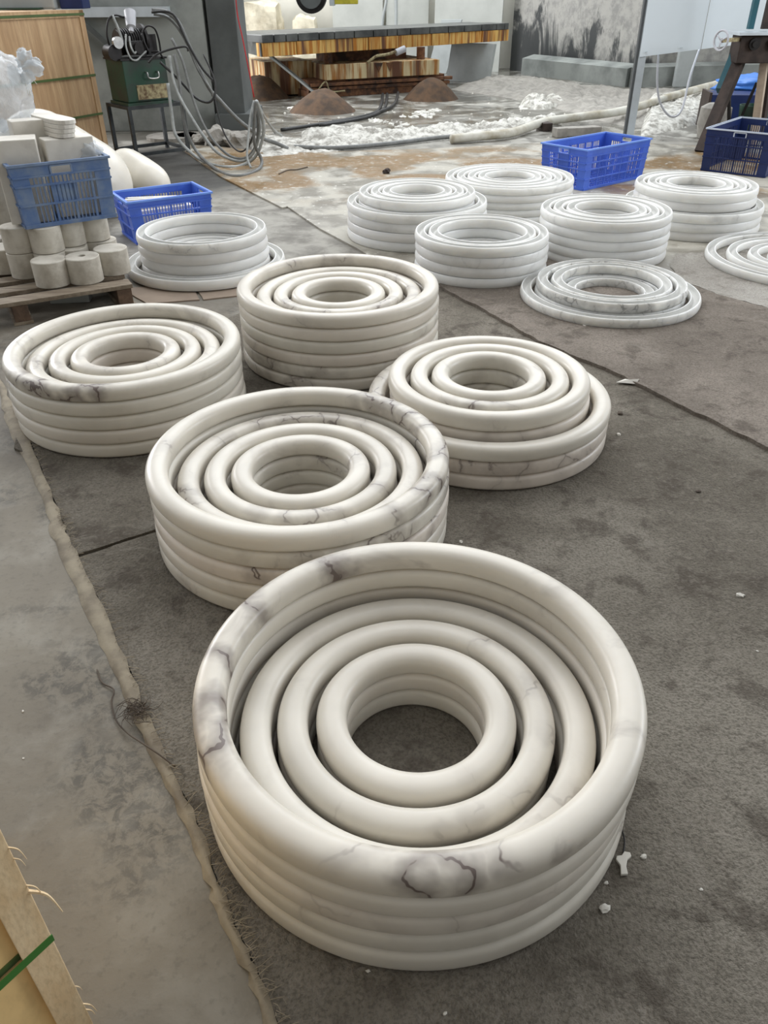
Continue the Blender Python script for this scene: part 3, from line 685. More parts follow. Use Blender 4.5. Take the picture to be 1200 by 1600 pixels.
mb.build('tie_string', M['scrap'], bag, smooth=True)
o = blob('plastic_film', 'film', (-1.641, 4.72, 0.741), (.085, .05, .065), 28, 18, seed=8, amp=.3, folds=.1); tag(o, 'crumpled clear film at the right corner of the faded crate', 'plastic film')
o = blob('sack', 'film', (-2.25, 5.02, .68), (.20, .16, .20), 28, 18, seed=18, amp=.2, folds=.05); tag(o, 'wrapped film bundle below the knotted bag at the left edge', 'plastic bundle')
o = MB().box((0, 0, .27), (.34, .30, .54)).build('stone_block', M['rough_core'], bevel=.01); o.location = (-2.24, 5.06, .131); o.rotation_euler = (0, 0, R(28)); tag(o, 'dim rough stone block behind the faded crate at left edge', 'stone block')

# long rounded marble pieces
def horn(name, p0, p1, r0, r1, label, mat='cream', bend=0.0):
    m = MB(); p0 = Vector(p0); p1 = Vector(p1); n = 40; pts = []; mid = Vector((0, 0, bend))
    for i in range(n + 1):
        t = i / n; pts.append(p0.lerp(p1, t) + mid * math.sin(math.pi * t))
    def rr(t):
        e = min(t, 1 - t); w_ = r0 + (r1 - r0) * t; k = min(1, e / .28); return max(.002, w_ * math.sqrt(max(0, 1 - (1 - k) ** 2)))
    o = m.tube(pts, rr, 36, smooth=False).build(name, M[mat], smooth=True); o.color = (random.random(), .25, 0, 1); return tag(o, label, 'marble piece')
horn('marble_column', (-3.0, 6.95, .43), (-2.02, 6.35, .14), .40, .30, 'large rounded white marble piece leaning behind the faded crate', bend=.0)
horn('marble_column', (-2.30, 7.3, .26), (-1.80, 6.80, .10), .14, .15, 'smaller oval marble piece lying behind the small bright blue crate', bend=.02)

# ---------------------------------------------------------------- plywood cases
def case(name, label, p0, p1, depth, z1, mats, strap_z, edge=.06):
    # p0 -> p1 front face left to right, body goes back by depth
    a = Vector((*p0, 0)); b = Vector((*p1, 0)); d = (b - a).normalized(); nn = Vector((-d.y, d.x, 0)) * depth
    t = thing(name, label, 'plywood case', (0, 0, 0))
    def quad(a_, b_, dd, z0_, z1_): return ([q + Vector((0, 0, z0_)) for q in (a_, b_, b_ + dd, a_ + dd)], [q + Vector((0, 0, z1_)) for q in (a_, b_, b_ + dd, a_ + dd)])
    MB().hexa(*quad(a, b, nn, .0, z1)).build('case_body', M[mats[0]], t)
    nd = nn.normalized() * .012
    MB().hexa(*quad(b - d * edge - nd, b + d * .004 - nd, nd, 0, z1)).build('corner_batten', M[mats[1]], t)
    MB().hexa(*quad(a - nd, b + d * .004 - nd, nd, z1 - edge, z1 + .003)).build('top_batten', M[mats[1]], t)
    for z in strap_z:
        f = nd.normalized() * .004
        m = MB(); m.hexa(*quad(a - nd - f, b + d * .008 - nd - f, f, z - .011, z + .011)); m.hexa(*quad(b + d * .004 - nd - f, b + d * .010 - nd - f, nn, z - .011, z + .011)); m.build('strap', M[mats[2]], t)
    return t
CASEA = (-3.8719999999999994, 8.106000000000003)
case('plywood_case', 'tall plywood case with three dull green straps at the left edge', CASEA, (-3.10, 9.60), .8, 1.315, ('plywood', 'plywood', 'band_dull'), ([1.279, 0.725, 0.353]))
blk('wrapped_bundle', (-3.85, 9.9, 1.32), (.85, .3, .22), 0, 'wrapped grey bundle on top of the tall plywood case', 'slab_dim', .02, 'bundle')
blk('wrapped_bundle', (-4.5, 9.95, 1.32), (.38, .3, .2), 0, 'pale wrapped bundle at the photo corner on the plywood case', 'block_stone', .02, 'bundle')
blk('tool_box', (-3.27, 9.95, 1.32), (.24, .26, .18), 0, 'dark box on the right end of the tall plywood case', 'blue_dark', .01, 'box')
blk('green_mat', (-4.05, 9.75, 1.319), (1.0, .3, .016), 0, 'thin green sheet on top of the tall plywood case', 'green_tank', .003, 'sheet')
# strut face line on the case
near_case = thing('plywood_case', 'pale wooden case corner with bright green strap at the bottom left', 'plywood case', (0, 0, 0))
cpt = Vector((-.500, .600, 0)); ldir = (Vector((-.552, .531, 0)) - cpt).normalized(); bdir = Vector((-.83, 1.0, 0)).normalized()   # back edge runs away from the viewer
def cq(s0, s1, b0, b1, z0_, z1_):
    f = lambda s, b_: cpt + ldir * s + bdir * b_
    return ([f(s0, b0) + Vector((0, 0, z0_)), f(s1, b0) + Vector((0, 0, z0_)), f(s1, b1) + Vector((0, 0, z0_)), f(s0, b1) + Vector((0, 0, z0_))],
            [f(s0, b0) + Vector((0, 0, z1_)), f(s1, b0) + Vector((0, 0, z1_)), f(s1, b1) + Vector((0, 0, z1_)), f(s0, b1) + Vector((0, 0, z1_))])
MB().hexa(*cq(.001, .40, .012, .5, 0, .82)).build('case_body', M['pale_ply'], near_case)
m = MB(); m.hexa(*cq(0, .046, 0, .012, 0, .82)); m.build('corner_batten', M['pine'], near_case, bevel=.0015)
m = MB(); m.hexa(*cq(-.002, .40, -.0015, .0, .322, .338)); m.build('strap', M['strap'], near_case)
m = MB(); m.hexa(*cq(.047, .40, .0095, .0115, .330, .343)); m.build('strap', M['band_dull'], near_case)  # narrow olive band on the panel, set back behind the bright strap
rnd = random.Random(3)
for (z, l, w_) in ((.455, .06, .006), (.47, .03, .003), (.535, .02, .002), (.12, .03, .003), (.10, .02, .003), (.18, .015, .002), (.56, .03, .003)):
    p = cpt + Vector((0, 0, z)); e = p + Vector((l * .55, .0, -l * .9))
    m = MB(); m.tube([p - Vector((.004, 0, 0)), p + Vector((l * .35, 0, -l * .15)), e], lambda t, w_=w_: w_ * (1 - .8 * t) * .6, 5)
    m.build('splinter', M['pine'], near_case)

# ---------------------------------------------------------------- hydraulic pump on its stand
st = thing('pump_stand', 'blackened angle-iron stand carrying the green pump tank', 'stand', (-2.56, 8.82, .001), R(40))
sw, sd, sh = .60, .50, .50
for x in (0, sw):
    for y in (0, sd): MB().box((x, y, sh / 2), (.035, .035, sh)).build('leg', M['stand_iron'], st)
m = MB()
for z in (sh - .015, .05):
    m = MB()
    for y in (0, sd): m.box((sw / 2, y, z), (sw - .036, .03, .03))
    for x in (0, sw): m.box((x, sd / 2, z), (.03, sd - .036, .03))
    m.build('top_frame' if z > .2 else 'lower_frame', M['stand_iron'], st)
pm = thing('hydraulic_pump', 'dark oily motor and pump on a dented green tank with hose fittings', 'hydraulic pump', (-2.56, 8.82, .503), R(40))
MB().box((.255, .22, .215), (.47, .40, .37)).build('tank', M['green_tank'], pm, bevel=.008)
MB().box((.255, .22, .014), (.50, .43, .026)).build('tank_base', M['green_tank'], pm)
MB().box((.30, .016, .115), (.34, .006, .13)).build('worn_patch', M['peel'], pm)
MB().tube([(.25, .015, .29), (.25, -.025, .285), (.26, -.03, .24), (.36, -.03, .24), (.37, -.025, .285), (.37, .015, .29)], .008, 8).build('tank_handle', M['chrome'], pm, smooth=True)
MB().box((.255, .22, .408), (.50, .42, .016)).build('tank_lid', M['dark_iron'], pm)
m = MB(); m.cyl((.10, .24, .55), (.36, .24, .55), .105, n=28)
for k in range(10): m.cyl((.115 + k * .025, .24, .55), (.125 + k * .025, .24, .55), .118, n=28)
m.build('motor', M['dark_iron'], pm, smooth='auto')
MB().cyl((.36, .24, .56), (.385, .24, .56), .14, n=32).build('bell_flange', M['dark_iron'], pm, smooth='auto')
m = MB(); m.box((.42, .2, .52), (.10, .16, .18)); m.box((.22, .08, .50), (.16, .10, .12)); m.cyl((.22, .03, .50), (.22, .0, .50), .05); m.build('valve_block', M['dark_iron'], pm, smooth='auto')
m = MB(); m.cyl((.02, .06, .555), (.02, .02, .555), .052, n=28); m.build('pressure_gauge', M['chrome'], pm, smooth='auto')
MB().cyl((-.02, .2, .47), (-.02, .05, .47), .07, n=20).build('suction_filter', M['dark_iron'], pm, smooth='auto')
m = MB(); m.tube([(.235, .12, .80), (.21, .08, .74), (.185, .04, .68), (.17, .02, .64)], lambda t: .058 - .02 * t if t < .72 else .022, 24); m.build('filler_cone', M['ceramic'], pm, smooth='auto')
for i, pts in enumerate([[(-.03, .12, .50), (-.05, .1, .62), (-.01, .1, .74), (.07, .1, .78), (.16, .12, .76), (.20, .12, .78)], [(.04, .1, .78), (.07, .08, .66), (.09, .08, .56)],
                         [(.13, .06, .62), (.09, .02, .52), (.11, .0, .42), (.17, .0, .40), (.24, .02, .44), (.30, .03, .47)], [(.16, .06, .60), (.14, .02, .52), (.16, .0, .46), (.20, .02, .50)],
                         [(.30, .06, .62), (.29, .02, .55), (.31, .0, .47)], [(.30, .1, .50), (.30, .08, .60), (.36, .06, .68), (.44, .06, .66), (.47, .06, .56), (.47, .06, .44)],
                         [(.36, .04, .46), (.42, .0, .46), (.46, .0, .40)]]):
    MB().tube(pts, .009 if i != 1 else .013, 8).build('pipe', M['pale_hose'] if i in (1, 2, 3) else M['dark_iron'], pm, smooth=True)
# hoses that hang from the pump to the ground
hoses = [
 ('grey_rubber', .020, [(-2.213, 8.95, 1.32), (-2.081, 8.985, 1.303), (-1.979, 9.02, 1.206), (-1.896, 9.055, 0.959), (-1.782, 9.09, 0.654), (-1.691, 9.125, 0.532), (-1.53, 9.16, 0.346), (-1.378, 9.195, 0.217), (-1.273, 9.23, 0.136), (-1.156, 9.265, 0.091), (-1.024, 9.3, 0.027)], 'thick grey hose arching from the pump top down to the ground by the pillar'),
 ('black_rubber', .012, [(-2.203, 8.9, 1.305), (-1.998, 8.883, 1.289), (-1.893, 8.867, 1.062), (-1.776, 8.85, 0.844), (-1.664, 8.833, 0.705), (-1.676, 8.817, 0.594), (-1.744, 8.8, 0.539), (-1.863, 8.783, 0.587), (-1.997, 8.767, 0.742), (-2.157, 8.75, 0.898)], 'black hose looping from the pump top back to the tank side'),
 ('pale_hose', .015, [(-2.066, 8.8, 0.948), (-2.052, 8.75, 0.771), (-2.003, 8.7, 0.608), (-1.894, 8.65, 0.414), (-1.78, 8.6, 0.245), (-1.647, 8.55, 0.104), (-1.432, 8.5, 0.039), (-1.287, 8.45, 0.117), (-1.199, 8.4, 0.299), (-1.173, 8.35, 0.502), (-1.187, 8.3, 0.606)], 'pale hose with the shallowest loop, hanging below the red cord'),
 ('grey_rubber', .016, [(-2.02, 8.8, 0.959), (-1.991, 8.74, 0.744), (-1.978, 8.68, 0.323), (-1.869, 8.62, 0.094), (-1.582, 8.114, 0.02), (-1.369, 7.86, 0.02), (-1.219, 8.1, 0.02), (-1.194, 8.38, 0.058), (-1.24, 8.32, 0.225), (-1.217, 8.26, 0.431), (-1.173, 8.2, 0.612)], 'grey hose in the lowest loop touching the ground'),
 ('pale_hose', .016, [(-2.111, 8.75, 0.716), (-2.102, 8.7, 0.467), (-2.079, 8.65, 0.258), (-1.93, 8.6, 0.097), (-1.762, 8.517, 0.02), (-1.532, 8.306, 0.02), (-1.379, 8.433, 0.02), (-1.235, 8.4, 0.125), (-1.145, 8.35, 0.334), (-1.149, 8.3, 0.491), (-1.174, 8.25, 0.606)], 'grey hose looping between the lowest loop and the shallowest one'),
 ('black_rubber', .008, [(-1.752, 8.9, 0.951), (-1.659, 8.825, 0.734), (-1.657, 8.75, 0.544), (-1.608, 8.675, 0.321), (-1.517, 8.6, 0.172), (-1.413, 8.525, 0.124), (-1.31, 8.45, 0.206), (-1.24, 8.375, 0.36), (-1.201, 8.3, 0.59)], 'thin dark hose hanging inside the loops'),
 ('pale_hose', .012, [(-1.176, 8.3, 0.59), (-1.17, 8.667, 0.424), (-1.136, 9.033, 0.256), (-1.096, 9.4, 0.141)], 'pale hose end falling right from the red cord'),
 ('grey_rubber', .011, [(-1.195, 8.35, 0.585), (-1.176, 8.925, 0.344), (-1.177, 9.5, 0.153)], 'short grey hose end falling right from the red cord'),
 ('grey_rubber', .012, [(-2.212, 9.0, 1.287), (-2.067, 9.02, 1.244), (-1.952, 9.04, 1.081), (-1.855, 9.06, 0.801), (-1.763, 9.08, 0.637), (-1.749, 9.1, 0.565)], 'second grey hose beside the thick arching one'),
 ('pale_hose', .011, [(-1.205, 8.3, 0.606), (-1.25, 8.25, 0.46), (-1.278, 8.2, 0.3), (-1.3, 8.15, 0.138), (-1.265, 8.1, 0.049)], 'thin pale hose dropping almost straight from the red cord'),
 ('grey_rubber', .013, [(-2.035, 8.85, 1.09), (-1.945, 8.789, 0.905), (-1.882, 8.728, 0.605), (-1.79, 8.667, 0.353), (-1.672, 8.606, 0.184), (-1.519, 8.544, 0.074), (-1.361, 8.483, 0.077), (-1.242, 8.422, 0.209), (-1.195, 8.361, 0.417), (-1.194, 8.3, 0.59)], 'grey hose from the motor side into the hanging bundle'),
 ('black_rubber', .010, [(-2.244, 8.65, 0.9), (-2.155, 8.662, 0.968), (-1.996, 8.675, 1.014), (-1.873, 8.688, 1.029), (-1.857, 8.7, 0.991)], 'short black hose sticking right from the pump front'),
]
for mt, r_, pts, lab in hoses:
    tag(MB().tube(pts, r_, 10).build('hose', M[mt], smooth=True), lab, 'hose')
tag(MB().tube([(-1.269, 8.3, 1.684), (-1.287, 8.3, 1.333), (-1.256, 8.3, 1.086), (-1.202, 8.3, 0.633)], .006, 6).build('red_cord', M['red_string'], smooth=True), 'red cord hanging in front of the pillar and holding the hoses', 'cord')

# gantry pillar and block wall behind the pump
g_ = thing('gantry_pillar', 'dark grey saw gantry pillar behind the pump hoses', 'pillar', (0, 0, 0))
MB().box((-1.86, 11.15, 1.3), (.34, .75, 2.6)).build('pillar_shaft', M['pillar'], g_, bevel=.01)
MB().prism([(-2.06, 10.70), (-1.62, 10.70), (-1.58, 11.6), (-2.06, 11.6)], .0, .2).build('pillar_foot', M['pillar'], g_, bevel=.01)
b_ = thing('concrete_block', 'grey concrete block wall standing left of the gantry pillar', 'concrete block', (0, 0, 0))
MB().box((-2.95, 11.2, 1.25), (1.76, .8, 2.5)).build('block_body', M['block_grey'], b_, bevel=.015)
MB().box((-3.1, 10.74, 1.27), (1.3, .09, .10)).build('cross_beam', M['galv'], b_)
MB().bar((-3.55, 10.72, 1.24), (-3.0, 10.72, .74), .03, .05).build('diagonal_brace', M['pillar'], b_)
def rubble(x, y, r, lab, mat='scrap', flat=.7, z=0, cat='rubble'):
    bm = bmesh.new(); bmesh.ops.create_icosphere(bm, subdivisions=3, radius=r); s_ = chip_rnd.random() * 40
    for v in bm.verts:
        d = v.co.normalized(); k = 1 + .5 * noise.noise(d * 1.6 + Vector((s_, 0, 0))) + .18 * noise.noise(d * 5 + Vector((s_, 0, 0)))
        v.co = Vector((v.co.x * k, v.co.y * k, max(-r * flat * .5, v.co.z * flat * k)))
    me = bpy.data.meshes.new('stone_rubble'); bm.to_mesh(me); bm.free(); o = bpy.data.objects.new('stone_rubble', me); COL.objects.link(o); me.materials.append(M[mat])
    o.location = (x, y, z + r * flat * .5); tag(o, lab, cat); return o
rubble(-1.86, 9.75, .18, 'grey-white rubble lump behind the hanging hose loops', 'debris', .7)
rubble(-1.62, 9.62, .15, 'pale rubble lump at the foot of the pillar, right of the larger lump', 'debris', .75)
rubble(-2.08, 9.85, .11, 'small dark rubble lump left beside the pump stand', 'debris', .6)
for i, (x, y, s_, lab) in enumerate([(-2.50, 10.2, .3, 'flat round offcut lying behind the pump stand'), (-2.25, 10.25, .22, 'smaller flat offcut lying right behind the pump stand')]):
    o = MB().lathe([(0, 0), (s_, 0), (s_, .04), (0, .04)], n=24, closed=False).build('stone_disc', M['debris']); o.location = (x, y, .001); tag(o, lab, 'offcut')

# ---------------------------------------------------------------- bridge saw table
tb = thing('saw_table', 'large stone saw table with scored top and rust-streaked edge beams', 'saw table', (0, 0, 0))
nl, nr, fr, fl = Vector((-1.74, 13.2, 0)), Vector((2.36, 16.83, 0)), Vector((1.75, 18.1, 0)), Vector((-2.45, 14.9, 0))
def qz(pts, z): return [p + Vector((0, 0, z)) for p in pts]
Q4 = [nl, nr, fr, fl]
MB().hexa(qz(Q4, .825), qz(Q4, .90)).build('table_top', M['saw_top'], tb, bevel=.006)
fd = (nr - nl).normalized(); fn = Vector((fd.y, -fd.x, 0))
rnd = random.Random(2); s_ = .0; L_ = (nr - nl).length
while s_ < L_ - .1:        # dark stone strips that form the bed, seen end-on
    w_ = rnd.choice([.22, .3, .4, .45]); w_ = min(w_, L_ - s_)
    a = nl + fd * s_ + fn * .035; b = nl + fd * (s_ + w_ - .02) + fn * .035
    MB().hexa(qz([a, b, b - fn * .5, a - fn * .5], .901 if 0 else .823), qz([a, b, b - fn * .5, a - fn * .5], .922)).build('bed_strip', M['saw_top'], tb, bevel=.008)
    s_ += w_
s_ = 0
for i, w_ in enumerate([.62, .48, .95, 1.05, .38, .32, .95, .73]):
    if s_ >= L_ - .05: break
    w_ = min(w_, L_ - s_); a = nl + fd * (s_ + .004) + fn * (.02 + .01 * (i % 2)); b = nl + fd * (s_ + w_ - .004) + fn * (.02 + .01 * (i % 2))
    MB().hexa(qz([a, b, b - fn * .16, a - fn * .16], .645), qz([a, b, b - fn * .16, a - fn * .16], .820)).build('edge_beam', M['rust_beam'], tb, bevel=.004); s_ += w_
ld = (fl - nl).normalized(); ln_ = Vector((-ld.y, ld.x, 0))
a, b = nl - fd * .02, fl
MB().hexa(qz([a, a + fd * .1, b + fd * .1, b], .650), qz([a, a + fd * .1, b + fd * .1, b], .819)).build('end_beam', M['saw_top'], tb, bevel=.004)
# base boxes
bx = Vector((.907, .42, 0)); by = Vector((-.42, .907, 0)); b0 = Vector((-1.16, 14.12, 0))
def bq(x0, x1, y0, y1): return [b0 + bx * x0 + by * y0, b0 + bx * x1 + by * y0, b0 + bx * x1 + by * y1, b0 + bx * x0 + by * y1]
q_ = bq(.0, 2.55, 0, 1.4); MB().hexa(qz(q_, 0), qz(q_, .10)).build('base_plinth', M['rust_dark'], tb, bevel=.008)
q_ = bq(-.01, 2.58, -.03, .06); MB().hexa(qz(q_, .101), qz(q_, .15)).build('base_rail', M['rust_dark'], tb, bevel=.008)
q_ = bq(.03, 2.62, -.05, .02); MB().hexa(qz(q_, .165), qz(q_, .215)).build('base_rail', M['rust_dark'], tb, bevel=.008)
q_ = bq(.04, 2.5, .03, 1.4); MB().hexa(qz(q_, .10), qz(q_, .25)).build('base_core', M['rust_dark'], tb)
q_ = bq(.28, 2.35, -.06, 1.3); MB().hexa(qz(q_, .251), qz(q_, .47)).build('tilt_frame', M['rust_base'], tb, bevel=.006)
q_ = bq(-.55, .27, .5, 1.5); MB().hexa(qz(q_, .02), qz(q_, .50)).build('side_tank', M['rust_base'], tb, bevel=.006)
for x in (.42, 2.1):
    MB().cyl(b0 + bx * x + by * .15 + Vector((0, 0, .47)), b0 + bx * x + by * .15 + Vector((0, 0, .648)), .07).build('pivot', M['rust_dark'], tb, smooth='auto')
q_ = bq(.5, 2.0, .5, .9); MB().hexa(qz(q_, .47), qz(q_, .644)).build('pivot_beam', M['rust_dark'], tb)
MB().bar(b0 + bx * (-.50) + by * .42 + Vector((0, 0, .62)), b0 + bx * .12 + by * (-.08) + Vector((0, 0, .06)), .10, .03).build('support_brace', M['slab_dim'], tb)
MB().tube([b0 + bx * 1.0 + by * -.10 + Vector((0, 0, .47)), b0 + bx * 1.15 + by * -.12 + Vector((0, 0, .56)), b0 + bx * 1.35 + by * -.12 + Vector((0, 0, .58)), b0 + bx * 1.55 + by * -.13 + Vector((0, 0, .63))], .022, 8).build('hydraulic_pipe', M['peel'], tb, smooth=True)
MB().cyl(b0 + bx * 1.5 + by * -.13 + Vector((0, 0, .60)), b0 + bx * 1.66 + by * -.13 + Vector((0, 0, .65)), .05).build('cylinder_end', M['ceramic'], tb, smooth='auto')
for x in (1.22, 1.42):
    m = MB(); c = b0 + bx * x + by * -.075; m.add([c + bx * -.07 + Vector((0, 0, .46)), c + bx * .07 + Vector((0, 0, .46)), c + Vector((0, 0, .33)), c + bx * -.07 + by * .01 + Vector((0, 0, .46)), c + bx * .07 + by * .01 + Vector((0, 0, .46)), c + by * .01 + Vector((0, 0, .33))], [(0, 1, 2), (5, 4, 3), (0, 3, 4, 1), (1, 4, 5, 2), (2, 5, 3, 0)])
    m.build('gusset', M['rust_dark'], tb)
MB().tube([b0 + by * -.08 + bx * .12 + Vector((0, 0, .10)), b0 + by * -.10 + bx * .26 + Vector((0, 0, .24)), b0 + by * -.10 + bx * .34 + Vector((0, 0, .10)), b0 + by * -.08 + bx * .6 + Vector((0, 0, .09))], .013, 6).build('grease_pipe', M['peel'], tb, smooth=True)
# grit mounds round the base
def mound(x, y, r, h, lab, mat='mound', name='grit_mound'):
    m = MB(); n = 30; vs = [(0, 0, h)]; fs = []
    for i in range(1, 13):
        for k in range(n):
            a = 2 * math.pi * k / n; rr = r * i / 12 * (1 + .15 * noise.noise(Vector((math.cos(a) * 1.5, math.sin(a) * 1.5, x))))
            t = i / 12; z = h * (1 - t * t) ** 1.3 + .035 * noise.noise(Vector((rr * math.cos(a) * 7, rr * math.sin(a) * 7, y))) * (1 - t)
            vs.append((rr * math.cos(a), rr * math.sin(a), max(-.01, z) if i < 12 else -.01))
    for k in range(n): fs.append((0, 1 + k, 1 + (k + 1) % n))
    for i in range(11):
        for k in range(n): a = 1 + i * n; fs.append((a + k, a + n + k, a + n + (k + 1) % n, a + (k + 1) % n))
    o = m.add(vs, fs).build(name, M[mat], smooth=True); o.location = (x, y, .001); tag(o, lab, 'mound'); return o
mound(-.82, 12.62, .50, .27, 'brown grit mound in front of the saw table base, the nearest one')
mound(.82, 13.95, .45, .30, 'brown grit mound at the right end of the saw table base')
mound(-1.95, 14.3, .48, .33, 'brown grit mound at the left end of the saw table base')
rubble(-1.30, 12.75, .07, 'white splash of slurry beside the nearest grit mound', 'scrap', .4)

# saw blade head above the table, hung from its bridge beam
hd = thing('bridge_saw_carriage', 'dark saw blade head with yellow guard end, at the top of the photo', 'stone saw', (0, 0, 0))
MB().cyl((-1.06, 14.25, 1.385), (-1.06, 14.55, 1.385), .235, n=40).build('blade_drum', M['dark_iron'], hd, smooth='auto')
MB().cyl((-1.06, 14.20, 1.385), (-1.06, 14.25, 1.385), .17, n=40).build('drum_face', M['pillar'], hd, smooth='auto')
MB().box((-.52, 14.45, 1.39), (.36, .3, .24)).build('yellow_guard', M['yellow'], hd, bevel=.01)
MB().box((-.74, 14.45, 1.39), (.08, .28, .28)).build('motor_flange', M['galv'], hd, bevel=.01)
MB().box((-1.42, 14.5, 1.42), (.30, .25, .17)).build('gearbox', M['dark_iron'], hd, bevel=.02)
MB().box((-.9, 14.6, 1.75), (1.2, .5, .5)).build('carriage', M['pillar'], hd, bevel=.02)
br_ = MB().box((2.5, 14.75, 2.2), (9.0, .4, .4)).build('bridge_beam', M['pillar'], bevel=.02); tag(br_, 'dark grey bridge beam of the stone saw above the table', 'beam')

# slabs leaning at the back and cream rocks
def lean(name, a, b, h, th, tilt, mat, lab, cat='stone slab', skew=0):
    a = Vector(a); b = Vector(b); d = (b - a).normalized(); n_ = Vector((-d.y, d.x, 0)); u = Vector((0, 0, 1)) * h * math.cos(tilt) + n_ * h * math.sin(tilt) + d * skew
    t_ = n_ * th
    o = MB().hexa([a, b, b + t_, a + t_], [a + u, b + u, b + u + t_, a + u + t_]).build(name, M[mat], bevel=.004); return tag(o, lab, cat)
lean('stone_slab', (1.24, 16.75, .001), (1.98, 16.32, .001), .62, .12, R(8), 'slab_dim', 'thick grey slab leaning low at the right end of the saw table', skew=.05)
lean('stone_slab', (.95, 18.3, .001), (1.35, 18.2, .001), .95, .10, R(10), 'slab_dim', 'narrow tilted slab between saw table base and the low thick slab', skew=.25)
lean('stone_slab', (1.1, 18.75, .001), (2.45, 18.45, .001), 1.9, .14, R(5), 'slab_grey', 'tall pale grey slab leaning behind the right part of the table')
lean('stone_slab', (-1.0, 19.2, .001), (.05, 19.1, .001), 2.0, .1, R(4), 'slab_grey', 'tall pale slab behind the yellow guard end')
lean('stone_slab', (.12, 19.15, .001), (1.0, 19.05, .001), 1.8, .1, R(5), 'slab_grey', 'tall pale slab with hanging hoses behind the middle of the table')
tag(MB().tube([(.15, 18.9, 1.5), (.12, 18.85, 1.2), (.05, 18.85, .9), (.03, 18.8, .5), (.05, 18.7, .03)], .03, 8).build('hose', M['slab_dim'], smooth=True), 'curved grey hose hanging before the back slabs, left one', 'hose')
tag(MB().tube([(.32, 18.9, 1.5), (.33, 18.85, 1.1), (.33, 18.85, .6), (.34, 18.7, .03)], .035, 8).build('hose', M['slab_dim'], smooth=True), 'straight grey hose hanging before the back slabs, right one', 'hose')
def boulder(c, size, lab, seed, mat='rock'):
    bm = bmesh.new(); bmesh.ops.create_cube(bm, size=1); bmesh.ops.subdivide_edges(bm, edges=bm.edges, cuts=9, use_grid_fill=True)
    for v in bm.verts:
        p = v.co * 2; q = Vector(tuple(math.copysign(abs(x) ** 1.0, x) for x in p)); l = max(abs(q.x), abs(q.y), abs(q.z)); s_ = q.normalized() * l
        q = q.lerp(s_, .35); q *= 1 + .22 * noise.noise(q * .9 + Vector((seed, 0, 0))) + .06 * noise.noise(q * 4 + Vector((seed, 0, 0)))
        v.co = Vector((q.x * size[0] / 2, q.y * size[1] / 2, max(-size[2] / 2, q.z * size[2] / 2)))
    me = bpy.data.meshes.new('quarry_block'); bm.to_mesh(me); bm.free(); o = bpy.data.objects.new('quarry_block', me); COL.objects.link(o); me.materials.append(M[mat])
    o.location = (c[0], c[1], size[2] / 2 + .001); return tag(o, lab, 'quarry block')
boulder((-3.3, 19.6), (.7, .7, 1.5), 'cream quarry block furthest left beside the pillar', 1)
boulder((-2.55, 19.3), (.95, .8, 1.25), 'rough tan quarry block behind the left end of the table', 5)
boulder((-1.60, 19.3), (.55, .6, 1.0), 'small cream quarry block right of the rough tan one', 9)

# ---------------------------------------------------------------- slurry, hoses and bits on the wet ground
def strip_heap(name, front, back, h, lab, mat='slurry', ns=150, nt=22, seed=0, cat='slurry', gap=.35, rough_=1.0):
    F = catmull([Vector((*p, 0)) for p in front], 10); B = catmull([Vector((*p, 0)) for p in back], 10)
    vs = []; fs = []
    for i in range(ns + 1):
        s_ = i / ns * (len(F) - 1); a = F[int(s_)].lerp(F[min(int(s_) + 1, len(F) - 1)], s_ % 1); s2 = i / ns * (len(B) - 1); b = B[int(s2)].lerp(B[min(int(s2) + 1, len(B) - 1)], s2 % 1)
        for k in range(nt + 1):
            t = k / nt; p = a.lerp(b, t); n1 = noise.noise(Vector((p.x * 2.2 + seed, p.y * 2.2, 0))); n2 = noise.noise(Vector((p.x * 8 + seed, p.y * 8, 3))); n3 = noise.noise(Vector((p.x * 22, p.y * 22, 5 + seed)))
            e = math.sin(math.pi * t) ** .5 * min(1, i / 8, (ns - i) / 8)
            z = h * e * (gap + (.9 * n1 + .55 * n2 + .35 * n3) * rough_); vs.append((p.x, p.y, z - .012 if z < .004 else z + .004))
    for i in range(ns):
        for k in range(nt): a = i * (nt + 1) + k; fs.append((a, a + nt + 1, a + nt + 2, a + 1))
    o = MB().add(vs, fs).build(name, M[mat], smooth=True); return tag(o, lab, cat, kind='stuff')
strip_heap('slurry_ridge', [(-0.903, 9.507), (-0.546, 9.574), (0.034, 9.762), (0.722, 10.137), (1.292, 10.448), (1.886, 10.724), (2.324, 10.914)], [(-1.005, 10.718), (-0.616, 10.962), (0.038, 10.664), (0.779, 10.997), (1.363, 11.076), (1.992, 11.383), (2.35, 11.481)], .10, 'lumpy white slurry ridge along the ground hose', gap=.5)
strip_heap('slurry_ridge', [(-1.379, 8.792), (-1.122, 8.891), (-0.794, 9.026), (-0.388, 9.2)], [(-1.587, 10.749), (-1.288, 10.381), (-0.89, 10.265), (-0.419, 10.054)], .06, 'low white slurry crumbs by the pillar foot', seed=4, gap=.2)
strip_heap('slurry_heap', [(1.947, 12.537), (2.177, 12.523), (2.477, 12.646), (2.765, 12.919)], [(2.284, 13.817), (2.513, 13.971), (2.716, 13.958), (2.935, 13.774)], .12, 'white slurry heap on the wet ground before the stained wall', seed=9, ns=40, gap=.5)
strip_heap('slurry_patch', [(-0.282, 10.681), (0.203, 10.919), (0.652, 11.697), (0.948, 12.189)], [(-0.22, 11.808), (0.224, 12.1), (0.607, 12.618), (0.904, 12.887)], .03, 'flat white slurry patches before the saw table', seed=14, ns=60, gap=.05)
